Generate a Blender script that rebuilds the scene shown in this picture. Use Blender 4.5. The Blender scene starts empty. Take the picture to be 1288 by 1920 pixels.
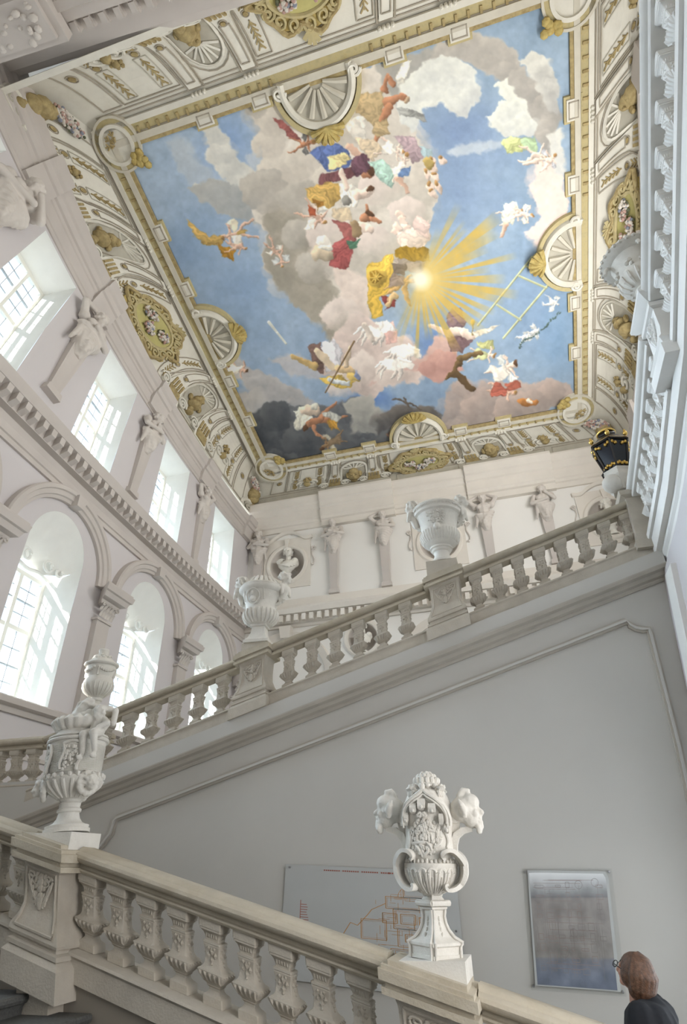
import bpy, math, random
import numpy as np
from mathutils import Matrix, Vector
R = random.Random(7)
pi = math.pi
C = bpy.context.scene.collection
# ------------------------------------------------------------------ camera
F = 1100.0                                   # focal length in pixels of the 1288x1920 frame
def cam_axes(p=.55, y=-.27, r=-.02):
    cp, sp, cy, sy, cr, sr = math.cos(p), math.sin(p), math.cos(y), math.sin(y), math.cos(r), math.sin(r)
    f = np.array([sy*cp, cy*cp, sp]); rt = np.array([cy, -sy, 0.]); up = np.cross(rt, f)
    return cr*rt+sr*up, -sr*rt+cr*up, f
AX = cam_axes()
cd = bpy.data.cameras.new('camera'); cam = bpy.data.objects.new('camera', cd); C.objects.link(cam)
cd.sensor_fit = 'VERTICAL'; cd.sensor_height = 24.0; cd.lens = 24.0*F/1920.0
cd.clip_start = .05; cd.clip_end = 400
cam.matrix_world = Matrix((
    (AX[0][0], AX[1][0], -AX[2][0], 0), (AX[0][1], AX[1][1], -AX[2][1], 0), (AX[0][2], AX[1][2], -AX[2][2], 0), (0, 0, 0, 1)))
S = bpy.context.scene; S.camera = cam
# ------------------------------------------------------------------ sky, sun, lamps, exposure
S.view_settings.view_transform = 'Standard'; S.view_settings.look = 'None'
S.view_settings.exposure = 0.28; S.view_settings.gamma = 1.0; S.view_settings.use_curve_mapping = False
w = bpy.data.worlds.new('sky'); S.world = w; w.use_nodes = True
bg = w.node_tree.nodes['Background']; bg.inputs[0].default_value = (.74, .87, 1, 1); bg.inputs[1].default_value = 1.5
def light(kind, name, loc, direction, energy, color=(1, 1, 1), size=(1, 1)):
    l = bpy.data.lights.new(name, kind); o = bpy.data.objects.new(name, l); C.objects.link(o)
    l.energy = energy; l.color = color; o.location = loc
    o.rotation_euler = Vector(direction).to_track_quat('-Z', 'Y').to_euler()
    if kind == 'AREA': l.shape = 'RECTANGLE'; l.size, l.size_y = size
    return o
sun = light('SUN', 'sun', (-30, -20, 40), (.40, .75, -.53), 12, (1, .97, .92)); sun.data.angle = .02
light('AREA', 'added_fill_right', (6.0, 12.0, 11.5), (-1, 0, .55), 1500, (1, .98, .95), (10, 4.0))  # added lamp filling the upper hall; the right wall has no openings
light('AREA', 'added_fill_low', (1.6, -3.4, -.5), (-.05, 1, .06), 34, (.88, .94, 1), (3.6, 1.9))  # invented low source behind the viewer, lifts the wall below the flight
light('AREA', 'daylight_corridor', (1.85, 6.6, -.9), (-1, .0, .02), 38, (.86, .94, 1), (2.4, 1.8))
light('AREA', 'added_light_stair', (1.82, 3.2, .3), (-1, .12, 0), 85, (1, .97, .94), (2.2, 2.4))  # added lamp standing in for light from the right; no window is built
light('AREA', 'added_fill_entrance', (-3, -.9, 9.5), (0, 1, .7), 150, (1, .98, .95), (9, 4))  # added fill high behind the viewer; no windows exist in that wall
for sy_ in (2.3, 6.75, 11.15, 15.55, 20.0):
    for z_w, e_w, tl in ((11.9, 130, -.62), (5.4, 150, -.26)):
        l_ = light('AREA', 'window_daylight', (-12.7, sy_, z_w), (1, -.1, tl), e_w, (.70, .85, 1), (1.6, 3.0)); l_.data.spread = math.radians(70)
try:
    S.cycles.max_bounces = 6; S.cycles.diffuse_bounces = 4; S.cycles.transparent_max_bounces = 12
    S.cycles.sample_clamp_indirect = 6; S.cycles.use_denoising = True
    S.cycles.caustics_reflective = False; S.cycles.caustics_refractive = False
except Exception: pass
# ------------------------------------------------------------------ materials
MATS = {}
def mat(name, col, rough=.85, var=.06, scale=3.0, bump=.0, bscale=40, metal=0., dark=None, dscale=1.3, damt=.5):
    """plaster, stone or metal with a little noise in colour and relief"""
    m = bpy.data.materials.new(name); m.use_nodes = True; nt = m.node_tree; N = nt.nodes; L = nt.links
    b = N['Principled BSDF']; b.inputs['Roughness'].default_value = rough; b.inputs['Metallic'].default_value = metal
    tc = N.new('ShaderNodeTexCoord'); no = N.new('ShaderNodeTexNoise'); no.inputs['Scale'].default_value = scale; no.inputs['Detail'].default_value = 5
    L.new(tc.outputs['Object'], no.inputs['Vector'])
    rp = N.new('ShaderNodeValToRGB'); rp.color_ramp.elements[0].position = .3; rp.color_ramp.elements[1].position = .7
    rp.color_ramp.elements[0].color = tuple(c*(1-var) for c in col)+(1,); rp.color_ramp.elements[1].color = tuple(min(1, c*(1+var)) for c in col)+(1,)
    L.new(no.outputs['Fac'], rp.inputs['Fac']); out = rp.outputs['Color']
    if dark:
        n2 = N.new('ShaderNodeTexNoise'); n2.inputs['Scale'].default_value = dscale; n2.inputs['Detail'].default_value = 8; n2.inputs['Roughness'].default_value = .7
        L.new(tc.outputs['Object'], n2.inputs['Vector'])
        r2 = N.new('ShaderNodeValToRGB'); r2.color_ramp.elements[0].position = .48; r2.color_ramp.elements[1].position = .72
        r2.color_ramp.elements[1].color = (damt, damt, damt, 1); r2.color_ramp.elements[0].color = (0, 0, 0, 1)
        L.new(n2.outputs['Fac'], r2.inputs['Fac'])
        mx = N.new('ShaderNodeMixRGB'); L.new(r2.outputs['Color'], mx.inputs[0]); L.new(out, mx.inputs[1]); mx.inputs[2].default_value = tuple(dark)+(1,); out = mx.outputs[0]
    L.new(out, b.inputs['Base Color'])
    if bump:
        n3 = N.new('ShaderNodeTexNoise'); n3.inputs['Scale'].default_value = bscale; n3.inputs['Detail'].default_value = 4
        L.new(tc.outputs['Object'], n3.inputs['Vector'])
        bm = N.new('ShaderNodeBump'); bm.inputs['Strength'].default_value = bump; bm.inputs['Distance'].default_value = .02
        L.new(n3.outputs['Fac'], bm.inputs['Height']); L.new(bm.outputs['Normal'], b.inputs['Normal'])
    MATS[name] = m; return m
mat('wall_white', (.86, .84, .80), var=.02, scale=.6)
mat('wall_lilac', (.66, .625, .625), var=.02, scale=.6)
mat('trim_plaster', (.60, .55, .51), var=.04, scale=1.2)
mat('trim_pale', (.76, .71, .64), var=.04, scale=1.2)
mat('reveal_white', (.86, .86, .82), var=.02)
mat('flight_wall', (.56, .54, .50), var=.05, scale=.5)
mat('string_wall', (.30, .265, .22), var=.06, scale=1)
mat('string_stone', (.47, .43, .37), var=.06, scale=3, bump=.1, bscale=40)
mat('sandstone', (.53, .48, .405), var=.08, scale=5, bump=.25, bscale=60, dark=(.40, .34, .26), dscale=2.2, damt=.45)
mat('rail_stone', (.51, .455, .36), var=.08, scale=5, bump=.25, bscale=60, dark=(.36, .29, .19), dscale=2.6, damt=.5)
mat('urn_stone', (.72, .69, .63), var=.06, scale=6, bump=.2, bscale=70, dark=(.46, .42, .36), dscale=4, damt=.35)
mat('gallery_stone', (.84, .83, .80), var=.03, scale=4, bump=.1)
mat('stucco', (.66, .61, .56), var=.06, scale=4, bump=.15, bscale=30)
mat('bust_marble', (.86, .83, .76), var=.04, scale=6, bump=.1)
mat('granite', (.10, .10, .095), rough=.6, var=.25, scale=60, bump=.1, bscale=200)
mat('window_paint', (.84, .83, .76), rough=.5, var=.02)
mat('lead', (.40, .43, .45), rough=.5)
mat('cove_paint', (.78, .75, .66), var=.05, scale=1.2, dark=(.60, .56, .44), dscale=.8, damt=.5)
mat('cove_line', (.42, .375, .30), var=.1)
mat('cove_band', (.64, .60, .50), var=.06)
mat('cove_shade', (.50, .47, .39), var=.08)
mat('cove_light', (.79, .76, .67), var=.05)
mat('ochre', (.42, .33, .16), var=.22, scale=7, dark=(.22, .14, .04), dscale=6, damt=.6)
mat('gold_paint', (.50, .39, .14), var=.22, scale=6, dark=(.30, .17, .03), dscale=5, damt=.7)
mat('gold_frame', (.54, .46, .25), var=.15, scale=9, dark=(.36, .27, .09), dscale=9, damt=.5)
mat('cartouche_field', (.52, .47, .19), var=.1)
mat('flower_white', (.70, .65, .58), var=.1); mat('flower_pink', (.52, .34, .29), var=.1); mat('flower_blue', (.26, .28, .34), var=.1); mat('leaf_dark', (.12, .13, .08), var=.2)
mat('lantern_black', (.012, .010, .010), rough=.25); mat('lantern_gold', (.80, .55, .16), rough=.28, metal=1.)
mat('lantern_glass', (.008, .012, .02), rough=.08)
mat('shirt', (.0045, .006, .010), rough=.9, var=.15, scale=30)
mat('skin', (.46, .25, .18), rough=.6); mat('hair', (.10, .05, .028), rough=.5, var=.5, scale=55, bump=.35, bscale=160)
mat('spectacles', (.01, .01, .01), rough=.3); mat('trousers', (.03, .03, .04)); mat('shoe', (.02, .02, .02))
mat('screw_steel', (.35, .35, .36), rough=.35, metal=1)
mat('print_orange', (.60, .30, .10), var=.1); mat('print_red', (.42, .14, .10), var=.1); mat('print_black', (.05, .05, .05))
mat('floor_stone', (.45, .42, .37), var=.1, scale=2, bump=.05)
mat('trees', (.04, .07, .03), var=.4, scale=2)
def glassmat(name, tint, alpha):
    m = bpy.data.materials.new(name); m.use_nodes = True; nt = m.node_tree; N = nt.nodes; L = nt.links
    N.remove(N['Principled BSDF']); t = N.new('ShaderNodeBsdfTransparent'); t.inputs[0].default_value = tint+(1,)
    g = N.new('ShaderNodeBsdfGlossy'); g.inputs['Roughness'].default_value = .05
    mx = N.new('ShaderNodeMixShader'); mx.inputs[0].default_value = alpha
    L.new(t.outputs[0], mx.inputs[1]); L.new(g.outputs[0], mx.inputs[2]); L.new(mx.outputs[0], N['Material Output'].inputs[0]); MATS[name] = m
glassmat('pane_glass', (.97, .99, 1), .05); glassmat('plexiglass', (.96, .965, .965), .004)
# ------------------------------------------------------------------ mesh helpers
class MB:
    def __init__(s): s.v = []; s.f = []
    def add(s, V, Fc):
        n = len(s.v); s.v.extend([tuple(map(float, p)) for p in V]); s.f.extend([tuple(i+n for i in f) for f in Fc]); return s
    def box(s, x0, x1, y0, y1, z0, z1, fn=None):
        V = [(x, y, z) for x in (x0, x1) for y in (y0, y1) for z in (z0, z1)]
        if fn: V = [fn(*p) for p in V]
        return s.add(V, [(0, 1, 3, 2), (4, 6, 7, 5), (0, 4, 5, 1), (2, 3, 7, 6), (0, 2, 6, 4), (1, 5, 7, 3)])
    def grid(s, nu, nv, fn, closeu=False, flip=False):
        V = [fn(i/nu, j/nv) for j in range(nv+1) for i in range(nu+1)]
        Fc = []
        for j in range(nv):
            for i in range(nu):
                a = j*(nu+1)+i; q = (a, a+1, a+nu+2, a+nu+1); Fc.append(q[::-1] if flip else q)
        return s.add(V, Fc)
    def lathe(s, prof, n=24, c=(0, 0, 0), fn=None, cap=True, shape=None, rot=0.):
        """prof: (z, r) list.  shape(angle, i) scales the radius; fn maps a point afterwards"""
        V = []
        for k, (z, r) in enumerate(prof):
            for i in range(n):
                a = 2*pi*i/n+rot; q = r*(shape(a, k) if shape else 1)
                V.append((c[0]+q*math.cos(a), c[1]+q*math.sin(a), c[2]+z))
        if fn: V = [fn(*p) for p in V]
        Fc = [(k*n+i, k*n+(i+1) % n, (k+1)*n+(i+1) % n, (k+1)*n+i) for k in range(len(prof)-1) for i in range(n)]
        if cap: Fc += [tuple(range(n))[::-1], tuple((len(prof)-1)*n+i for i in range(n))]
        return s.add(V, Fc)
    def tube(s, path, rad, n=8, cap=True, flat=None, up=None):
        """a swept round (or, with flat=(w,h), rectangular) section along a path"""
        P = [Vector(p) for p in path]; m = len(P); V = []
        rr = rad if isinstance(rad, (list, tuple)) else [rad]*m
        u = None
        for i in range(m):
            t = (P[min(i+1, m-1)]-P[max(i-1, 0)]).normalized()
            if up is not None: a = Vector(up)
            elif u is None: a = Vector((0, 0, 1)) if abs(t.z) < .9 else Vector((1, 0, 0))
            else: a = u
            u = (a-t*a.dot(t)); u = u.normalized() if u.length > 1e-6 else Vector((1, 0, 0)); w_ = t.cross(u)
            if flat:
                k = rr[i] if isinstance(rad, (list, tuple)) else 1
                for a_, b_ in ((-1, -1), (1, -1), (1, 1), (-1, 1)): V.append(P[i]+w_*(a_*flat[0]*.5*k)+u*(b_*flat[1]*.5*k))
            else:
                for j in range(n):
                    g = 2*pi*j/n; V.append(P[i]+(w_*math.cos(g)+u*math.sin(g))*rr[i])
        if flat: n = 4
        Fc = [(k*n+i, k*n+(i+1) % n, (k+1)*n+(i+1) % n, (k+1)*n+i) for k in range(m-1) for i in range(n)]
        if cap: Fc += [tuple(range(n))[::-1], tuple((m-1)*n+i for i in range(n))]
        return s.add(V, Fc)
    def ell(s, c, r, nu=10, nv=6, M=None):
        V = []; r = r if isinstance(r, (tuple, list)) else (r, r, r)
        for j in range(1, nv):
            ph = pi*j/nv
            for i in range(nu):
                a = 2*pi*i/nu; V.append(Vector((r[0]*math.sin(ph)*math.cos(a), r[1]*math.sin(ph)*math.sin(a), r[2]*math.cos(ph))))
        V += [Vector((0, 0, r[2])), Vector((0, 0, -r[2]))]
        if M is not None: V = [M @ p for p in V]
        V = [p+Vector(c) for p in V]
        Fc = [(j*nu+i, (j+1)*nu+i, (j+1)*nu+(i+1) % nu, j*nu+(i+1) % nu) for j in range(nv-2) for i in range(nu)]
        t = (nv-1)*nu
        Fc += [(t, i, (i+1) % nu) for i in range(nu)]+[(t+1, (nv-2)*nu+(i+1) % nu, (nv-2)*nu+i) for i in range(nu)]
        return s.add(V, Fc)
    def sweep(s, prof, path, fn):
        """prof: (a, b) closed section; path: parameter list; fn(t, a, b) -> point"""
        n = len(prof); V = [fn(t, a, b) for t in path for a, b in prof]; m = len(path)
        Fc = [(k*n+i, k*n+(i+1) % n, (k+1)*n+(i+1) % n, (k+1)*n+i) for k in range(m-1) for i in range(n)]
        Fc += [tuple(range(n))[::-1], tuple((m-1)*n+i for i in range(n))]
        return s.add(V, Fc)
    def xf(s, fn): s.v = [tuple(fn(*p)) for p in s.v]; return s
    def mesh(s, name, sm=35):
        me = bpy.data.meshes.new(name); me.from_pydata(s.v, [], s.f); me.update()
        if len(me.polygons):
            import bmesh
            bm = bmesh.new(); bm.from_mesh(me); bmesh.ops.recalc_face_normals(bm, faces=bm.faces); bm.to_mesh(me); bm.free()
        if sm: me.shade_smooth(); me.set_sharp_from_angle(angle=math.radians(sm))
        return me
    def build(s, name, m, parent=None, sm=35, loc=None, **k):
        me = s.mesh(name, sm); o = bpy.data.objects.new(name, me); C.objects.link(o)
        me.materials.append(MATS[m] if isinstance(m, str) else m)
        if parent is not None: o.parent = parent
        if loc is not None: o.location = loc
        for a, b in k.items(): o[a] = b
        return o
def inst(o, name, parent=None, loc=None, M=None, **k):
    c = o.copy(); c.name = name; C.objects.link(c); c.parent = parent
    for a in ('label', 'group', 'category', 'kind'):
        if a in c.keys(): del c[a]
    if loc is not None: c.location = loc
    if M is not None: c.matrix_local = M
    for a, b in k.items(): c[a] = b
    return c
def thing(name, label, cat, loc=(0, 0, 0), group=None):
    o = bpy.data.objects.new(name, None); C.objects.link(o); o.location = loc; o['label'] = label; o['category'] = cat
    if group: o['group'] = group
    return o
def structure(name, mb, m, label=None, sm=35):
    o = mb.build(name, m, sm=sm, kind='structure')
    if label: o['label'] = label
    return o
def blob(mb, vox, it=2, fac=.5):
    """fuse overlapping lumps into one sculpted skin"""
    o = mb.build('tmp_sculpt', 'stucco', sm=0)
    r = o.modifiers.new('r', 'REMESH'); r.mode = 'VOXEL'; r.voxel_size = vox
    q = o.modifiers.new('s', 'SMOOTH'); q.iterations = it; q.factor = fac
    dg = bpy.context.evaluated_depsgraph_get(); ev = o.evaluated_get(dg); me = bpy.data.meshes.new_from_object(ev)
    bpy.data.objects.remove(o); me.shade_smooth(); me.materials.clear(); return me
def meshobj(name, me, m, parent=None, **k):
    o = bpy.data.objects.new(name, me); C.objects.link(o)
    if not me.materials: me.materials.append(MATS[m])
    if parent is not None: o.parent = parent
    for a, b in k.items(): o[a] = b
    return o
def crom(P, n=5):
    """smooth a path through its points"""
    P = [Vector(p) for p in P]; out = []
    for i in range(len(P)-1):
        a, b, c, d = P[max(i-1, 0)], P[i], P[i+1], P[min(i+2, len(P)-1)]
        for k in range(n):
            t = k/n; out.append(.5*((2*b)+(c-a)*t+(2*a-5*b+4*c-d)*t*t+(3*b-a-3*c+d)*t**3))
    return out+[P[-1]]
def lin(pts, x):
    return float(np.interp(x, [p[0] for p in pts], [p[1] for p in pts]))
# ================================================================== the hall
XL, XR, YF = -11.0, 6.3, 22.7
SC = [2.3, 6.75, 11.15, 15.55, 20.0]          # window axes on the left wall
SP = [4.5, 8.95, 13.35, 17.8, 22.25]          # pier axes between them
def B(s, t, d=0.):
    """left wall: s along it, t up it, d into the hall (shape bent to fit the camera view: leans, cornices climb towards the entrance)"""
    q = ((22.7-s)/14)**2  # bend grows away from the far corner, fitted to the camera view
    return (XL+d, s+.018*max(t-5, 0)**2*q, t+.0195*max(t-3.5, 0)**2*q)
def FW(x, z, d=0.): return (x, YF-d, z)
def panel(mb, s0, s1, t0, t1, fn=B, d=0., step=.6):
    if s1-s0 < 1e-4 or t1-t0 < 1e-4: return
    nu = max(1, int((s1-s0)/step)); nv = max(1, int((t1-t0)/1.2))
    mb.grid(nu, nv, lambda u, v: fn(s0+(s1-s0)*u, t0+(t1-t0)*v, d))
UW, U0, U1 = 1.0, 9.95, 13.4                  # upper windows: half width, sill, head
LW, L0, L1 = 1.05, 3.5, 7.15                  # lower windows: half width, sill, spring of the arch
DEEP = -.95
wall = MB(); rev = MB()
ED = [.1, 4.525, 8.95, 13.35, 17.775, 22.225]
for c, a, b in zip(SC, ED[:-1], ED[1:]):
    panel(wall, a, b, -3.2, L0); panel(wall, a, c-LW, L0, L1); panel(wall, c+LW, b, L0, L1)
    AT = L1+LW+.15
    panel(wall, a, c-LW, L1, AT); panel(wall, c+LW, b, L1, AT)
    wall.grid(24, 1, lambda u, v: B(c-LW*math.cos(pi*u), (L1+LW*math.sin(pi*u))*(1-v)+AT*v))
    panel(wall, a, b, AT, U0); panel(wall, a, c-UW, U0, U1); panel(wall, c+UW, b, U0, U1); panel(wall, a, b, U1, 14.75)
    for (w0, t0, t1, w1, tb, tt) in ((UW, U0, U1, .82, U0+.1, U1-.22), (LW, L0, L1, .86, L0+.12, 6.8)):
        for sg in (-1, 1): rev.grid(4, 4, lambda u, v: B(c+sg*(w0+(w1-w0)*u), (t0+(tb-t0)*u)*(1-v)+(t1+(tt-t1)*u)*v, DEEP*u))
        rev.grid(4, 2, lambda u, v: B(c+(2*v-1)*(w0+(w1-w0)*u), t0+(tb-t0)*u, DEEP*u))
        if t0 > 9: rev.grid(4, 2, lambda u, v: B(c+(2*v-1)*(w0+(w1-w0)*u), t1+(tt-t1)*u, DEEP*u))
panel(wall, -4, ED[0], -3.2, 14.75); panel(wall, ED[-1], 22.7, -3.2, 14.75)
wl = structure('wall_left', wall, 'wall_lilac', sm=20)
rv = rev.build('window_reveal', 'reveal_white', wl, sm=20)
# scalloped conches over the lower windows
for c in SC[1:]:
    con = MB(); NU, NV = 56, 10
    def cf(u, v):
        a = pi*u; rb = 1-.045*abs(math.sin(a*4.5))*(1-abs(2*v-1)**4)
        fx, ft = c-LW*math.cos(a), L1+LW*math.sin(a)                    # front arch
        bx, bt = c-.80*math.cos(a)*(.35+.65*v), 6.86+.25*math.sin(a)    # hinge of the shell above the sash
        k = math.sin(v*pi/2)
        return B(bx+(fx-bx)*k, bt+(ft-bt)*(1-math.cos(v*pi/2))*.6*rb+(ft-bt)*.4*k*1.0, DEEP*(1-v)*rb)
    con.grid(NU, NV, cf)
    o = con.build('conch', 'reveal_white', wl, sm=50)
    sc = MB()
    for sg in (-1, 1):
        for q0, r0 in ((.42, .20), (.84, .13)):
            sc.tube([B(c+sg*(q0+(r0*(1-k/26))*math.cos(k*.5)), 7.02+r0*(1-k/26)*math.sin(k*.5), -.62+.01*k) for k in range(24)], [.045*(1-k/40) for k in range(24)], 6)
    sc.tube([B(c+x*.92, 6.88-.03*math.cos(x*7), -.82) for x in np.linspace(-1, 1, 16)], .05, 6)
    sc.build('volute', 'reveal_white', wl)
# sashes
wn = 0
for c in SC:
    for (w1, tb, tt, rows) in ((.82, U0+.1, U1-.22, 4), (.86, L0+.12, 6.8, 4)):
        wn += 1
        fr = MB(); D = DEEP-.02
        def bx(a0, a1, t0, t1, d0=-.08, d1=.05): fr.box(a0, a1, t0, t1, d0, d1, lambda s, t, d: B(c+s, t, D+d))
        bx(-w1, -w1+.10, tb, tt); bx(w1-.10, w1, tb, tt); bx(-w1+.1, w1-.1, tt-.10, tt); bx(-w1+.1, w1-.1, tb, tb+.10)
        win = structure('window_%d' % wn, fr, 'window_paint')
        m_ = MB(); fr = m_; bx(-.055, .055, tb+.1, tt-.1, -.06, .06); m_.build('mullion', 'window_paint', win)
        m_ = MB(); fr = m_; th = tb+(tt-tb)*.56
        for sg in (-1, 1): bx(min(sg*.055, sg*(w1-.1)), max(sg*.055, sg*(w1-.1)), th-.05, th+.05, -.06, .05)
        m_.build('transom', 'window_paint', win)
        cols = [(-w1+.1, -.055), (.055, w1-.1)]
        rws = [(tb+.1, (tb+th)/2), ((tb+th)/2, th-.05), (th+.05, (th+tt)/2), ((th+tt)/2, tt-.1)]
        gb = MB(); fr = gb
        for (a0, a1) in cols:
            for k in (0, 2): bx(a0, a1, rws[k][1]-.014, rws[k][1]+.014, -.02, .03)
            mid = (a0+a1)/2; bx(mid-.011, mid+.011, tb+.1, tt-.1, -.012, .012)
            for k in range(4):
                m3 = (rws[k][0]+rws[k][1])/2; bx(a0, a1, m3-.008, m3+.008, -.012, .012)
        gb.build('glazing_bar', 'lead', win)
        for (a0, a1) in cols:
            for (t0, t1) in rws:
                p = MB(); fr = p; bx(a0, a1, t0, t1, -.004, .004); p.build('pane', 'pane_glass', win, sm=0)
# outer ground and a row of trees far outside
# mouldings of the left wall
def mould(name, prof, s0, s1, m, fn=B, parent=None, n=30, lab=None):
    mb = MB(); mb.sweep(prof, [s0+(s1-s0)*i/n for i in range(n+1)], lambda s, t, d: fn(s, t, d))
    o = mb.build(name, m, parent, sm=25)
    if parent is None: o['kind'] = 'structure'
    return o
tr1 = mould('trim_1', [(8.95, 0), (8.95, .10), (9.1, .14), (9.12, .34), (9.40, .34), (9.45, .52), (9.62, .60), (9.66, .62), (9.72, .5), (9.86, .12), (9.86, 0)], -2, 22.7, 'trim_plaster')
mould('architrave', [(8.62, 0), (8.62, .07), (8.74, .07), (8.76, .11), (8.95, .11), (8.95, 0)], -2, 22.7, 'trim_plaster', parent=tr1)
k = 0; s = 3.0
while s < 22.3:
    d_ = MB(); d_.box(s, s+.17, 9.12, 9.40, .30, .56, lambda a, t, d: B(a, t-(.10 if (d > .5 and t < 9.2) else 0)*-1, d)); d_.build('dentil', 'trim_plaster', tr1, sm=0); s += .34
tr2 = mould('trim_2', [(13.72, 0), (13.72, .07), (13.90, .08), (13.92, .12), (14.0, .13), (14.02, .20), (14.16, .24), (14.2, .31), (14.32, .33), (14.40, .36), (14.46, .36), (14.46, 0)], -2, 22.7, 'trim_plaster', n=44)
mould('frieze', [(13.46, 0), (13.46, .05), (13.56, .05), (13.58, .09), (13.72, .10), (13.72, 0)], -2, 22.7, 'trim_plaster', parent=tr2, n=44)
for c in SP:
    a, b = c-.55, min(c+.55, 22.7)
    mould('cornice_break', [(13.5, 0), (13.5, .18), (13.7, .19), (13.92, .24), (14.0, .25), (14.02, .32), (14.16, .36), (14.2, .44), (14.32, .46), (14.40, .50), (14.48, .50), (14.48, 0)], a, b, 'trim_plaster', parent=tr2, n=3)
tr3 = mould('trim_3', [(3.18, 0), (3.18, .06), (3.3, .1), (3.34, .22), (3.46, .24), (3.5, .18), (3.52, 0)], -2, 22.7, 'trim_plaster')
mould('apron_line', [(2.3, 0), (2.3, .04), (2.38, .05), (2.38, 0)], -2, 22.7, 'trim_plaster', parent=tr3)
# arcade: piers with leafy capitals and archivolts
def leafcap(mb, fn, c, t0, t1, w, dep, n=5):
    for row in range(2):
        for i in range(n):
            x = c+(i-(n-1)/2)*w/n*(1+.15*row); z = t0+(t1-t0)*(.28+.42*row)
            h = (t1-t0)*.3
            mb.grid(3, 4, lambda u, v: fn(x+(u-.5)*w/n*1.05*math.cos((v-.35)*1.6), z+h*(v-.45)*1.5-(.10*h if v > .9 else 0), dep+.02+.10*v*v*(1+row*.4)+.02*math.sin(u*pi)))
    for sg in (-1, 1):
        mb.tube([fn(c+sg*(w*.5+.03)+.07*(1-k/14)*math.cos(k*.7)*sg, t1-.07+.07*(1-k/14)*math.sin(k*.7), dep+.10+.005*k) for k in range(12)], .022, 5)
for i, c in enumerate(SP[1:]):
    c = min(c, 22.4)
    m_ = MB(); m_.box(c-.28, c+.28, -3, 6.12, 0, .17, B); m_.box(c-.33, c+.33, 6.08, 6.14, 0, .21, B)
    pr = m_.build('pier', 'trim_plaster', wl, sm=20)
    m_ = MB(); leafcap(m_, B, c, 6.14, 6.56, .6, .19); m_.build('capital', 'stucco', wl, sm=50)
    m_ = MB(); m_.sweep([(6.54, 0), (6.54, .26), (6.62, .30), (6.66, .44), (6.78, .50), (6.80, .56), (6.95, .6), (6.98, .55), (7.02, .55), (7.02, 0)], [0, .1, .9, 1], lambda u, t, d: B(c+(2*u-1)*(.20+d*.75), t, d)); m_.build('impost', 'trim_plaster', wl, sm=20)
for c in SC[1:]:
    m_ = MB()
    m_.sweep([(1.70, 0), (1.70, .10), (1.78, .12), (1.80, .17), (1.92, .19), (1.94, .24), (2.04, .25), (2.08, .20), (2.08, 0)], [pi*i/40 for i in range(41)], lambda a, r, d: B(c-r*math.cos(a), 6.98+(r-.12)*math.sin(a)*.93, d))
    m_.build('archivolt', 'trim_plaster', wl, sm=25)
    m_ = MB(); m_.sweep([(0, 0), (0, .30), (.36, .34), (.36, 0)], [-1, 1], lambda u, h, d: B(c+u*(.13+h*.18), 8.42+h*.75, d)); m_.build('keystone', 'trim_plaster', wl, sm=0)
# ------------------------------------------------------------------ far wall
NICHE = [(-9.02, 12.1, .83), (-2.0, 12.1, .83), (4.95, 12.1, .83), (-5.56, 8.2, .62), (1.5, 8.2, .62)]
fw = MB(); nh = MB()
def holepanel(mb, cx, cz, r, x0, x1, z0, z1, fn, d=0., n=40):
    def edge(a):
        dx, dz = math.cos(a), math.sin(a)
        k = min(((x1-cx)/dx if dx > 1e-9 else 1e9), ((x0-cx)/dx if dx < -1e-9 else 1e9), ((z1-cz)/dz if dz > 1e-9 else 1e9), ((z0-cz)/dz if dz < -1e-9 else 1e9))
        return cx+dx*k, cz+dz*k
    def g(u, v):
        a = pi/4+2*pi*u; e = edge(a); p = (cx+r*math.cos(a), cz+r*math.sin(a)); return fn(p[0]*(1-v)+e[0]*v, p[1]*(1-v)+e[1]*v, d)
    mb.grid(n, 1, g)
def prect(mb, x0, x1, z0, z1): 
    if x1 > x0 and z1 > z0: mb.grid(max(1, int((x1-x0)/1.5)), 1, lambda u, v: FW(x0+(x1-x0)*u, z0+(z1-z0)*v))
xs = [-11.2]
for row, (za, zb) in ((0, (11.0, 13.3)), (1, (7.2, 9.2))):
    x = -11.2
    for (cx, cz, r) in [n for n in NICHE if (n[1] > 10) == (row == 0)]:
        prect(fw, x, cx-1.1, za, zb); holepanel(fw, cx, cz, r, cx-1.1, cx+1.1, za, zb, FW); x = cx+1.1
    prect(fw, x, 6.6, za, zb)
prect(fw, -11.2, 6.6, 9.2, 11.0); prect(fw, -11.2, 6.6, 13.3, 15.6); prect(fw, -11.2, 6.6, -3.2, 7.2)
wf = structure('wall_far', fw, 'wall_white', sm=20)
for (cx, cz, r) in NICHE:
    m_ = MB(); m_.grid(36, 8, lambda u, v: FW(cx+r*math.cos(2*pi*u)*math.cos(v*pi/2), cz+r*math.sin(2*pi*u)*math.cos(v*pi/2), -.85*r*math.sin(v*pi/2)))
    m_.build('niche', 'stucco', wf, sm=60)
def mouldF(name, prof, x0, x1, m, parent=None, n=2): return mould(name, prof, x0, x1, m, FW, parent, n)
tf1 = mouldF('trim_4', [(13.80, 0), (13.80, .10), (14.02, .12), (14.06, .20), (14.18, .22), (14.22, .26), (14.62, .28), (14.68, .36), (14.9, .42), (14.96, .5), (15.15, .53), (15.25, .58), (15.33, .58), (15.33, 0)], -11, 6.5, 'trim_pale')
for (a, b) in ((-7.3, -3.8), (-.5, 3.2)):
    mouldF('cornice_break', [(13.75, 0), (13.75, .22), (14.02, .24), (14.06, .34), (14.18, .36), (14.22, .40), (14.62, .42), (14.68, .50), (14.9, .56), (14.96, .64), (15.15, .68), (15.25, .74), (15.36, .74), (15.36, 0)], a, b, 'trim_pale', tf1)
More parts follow.
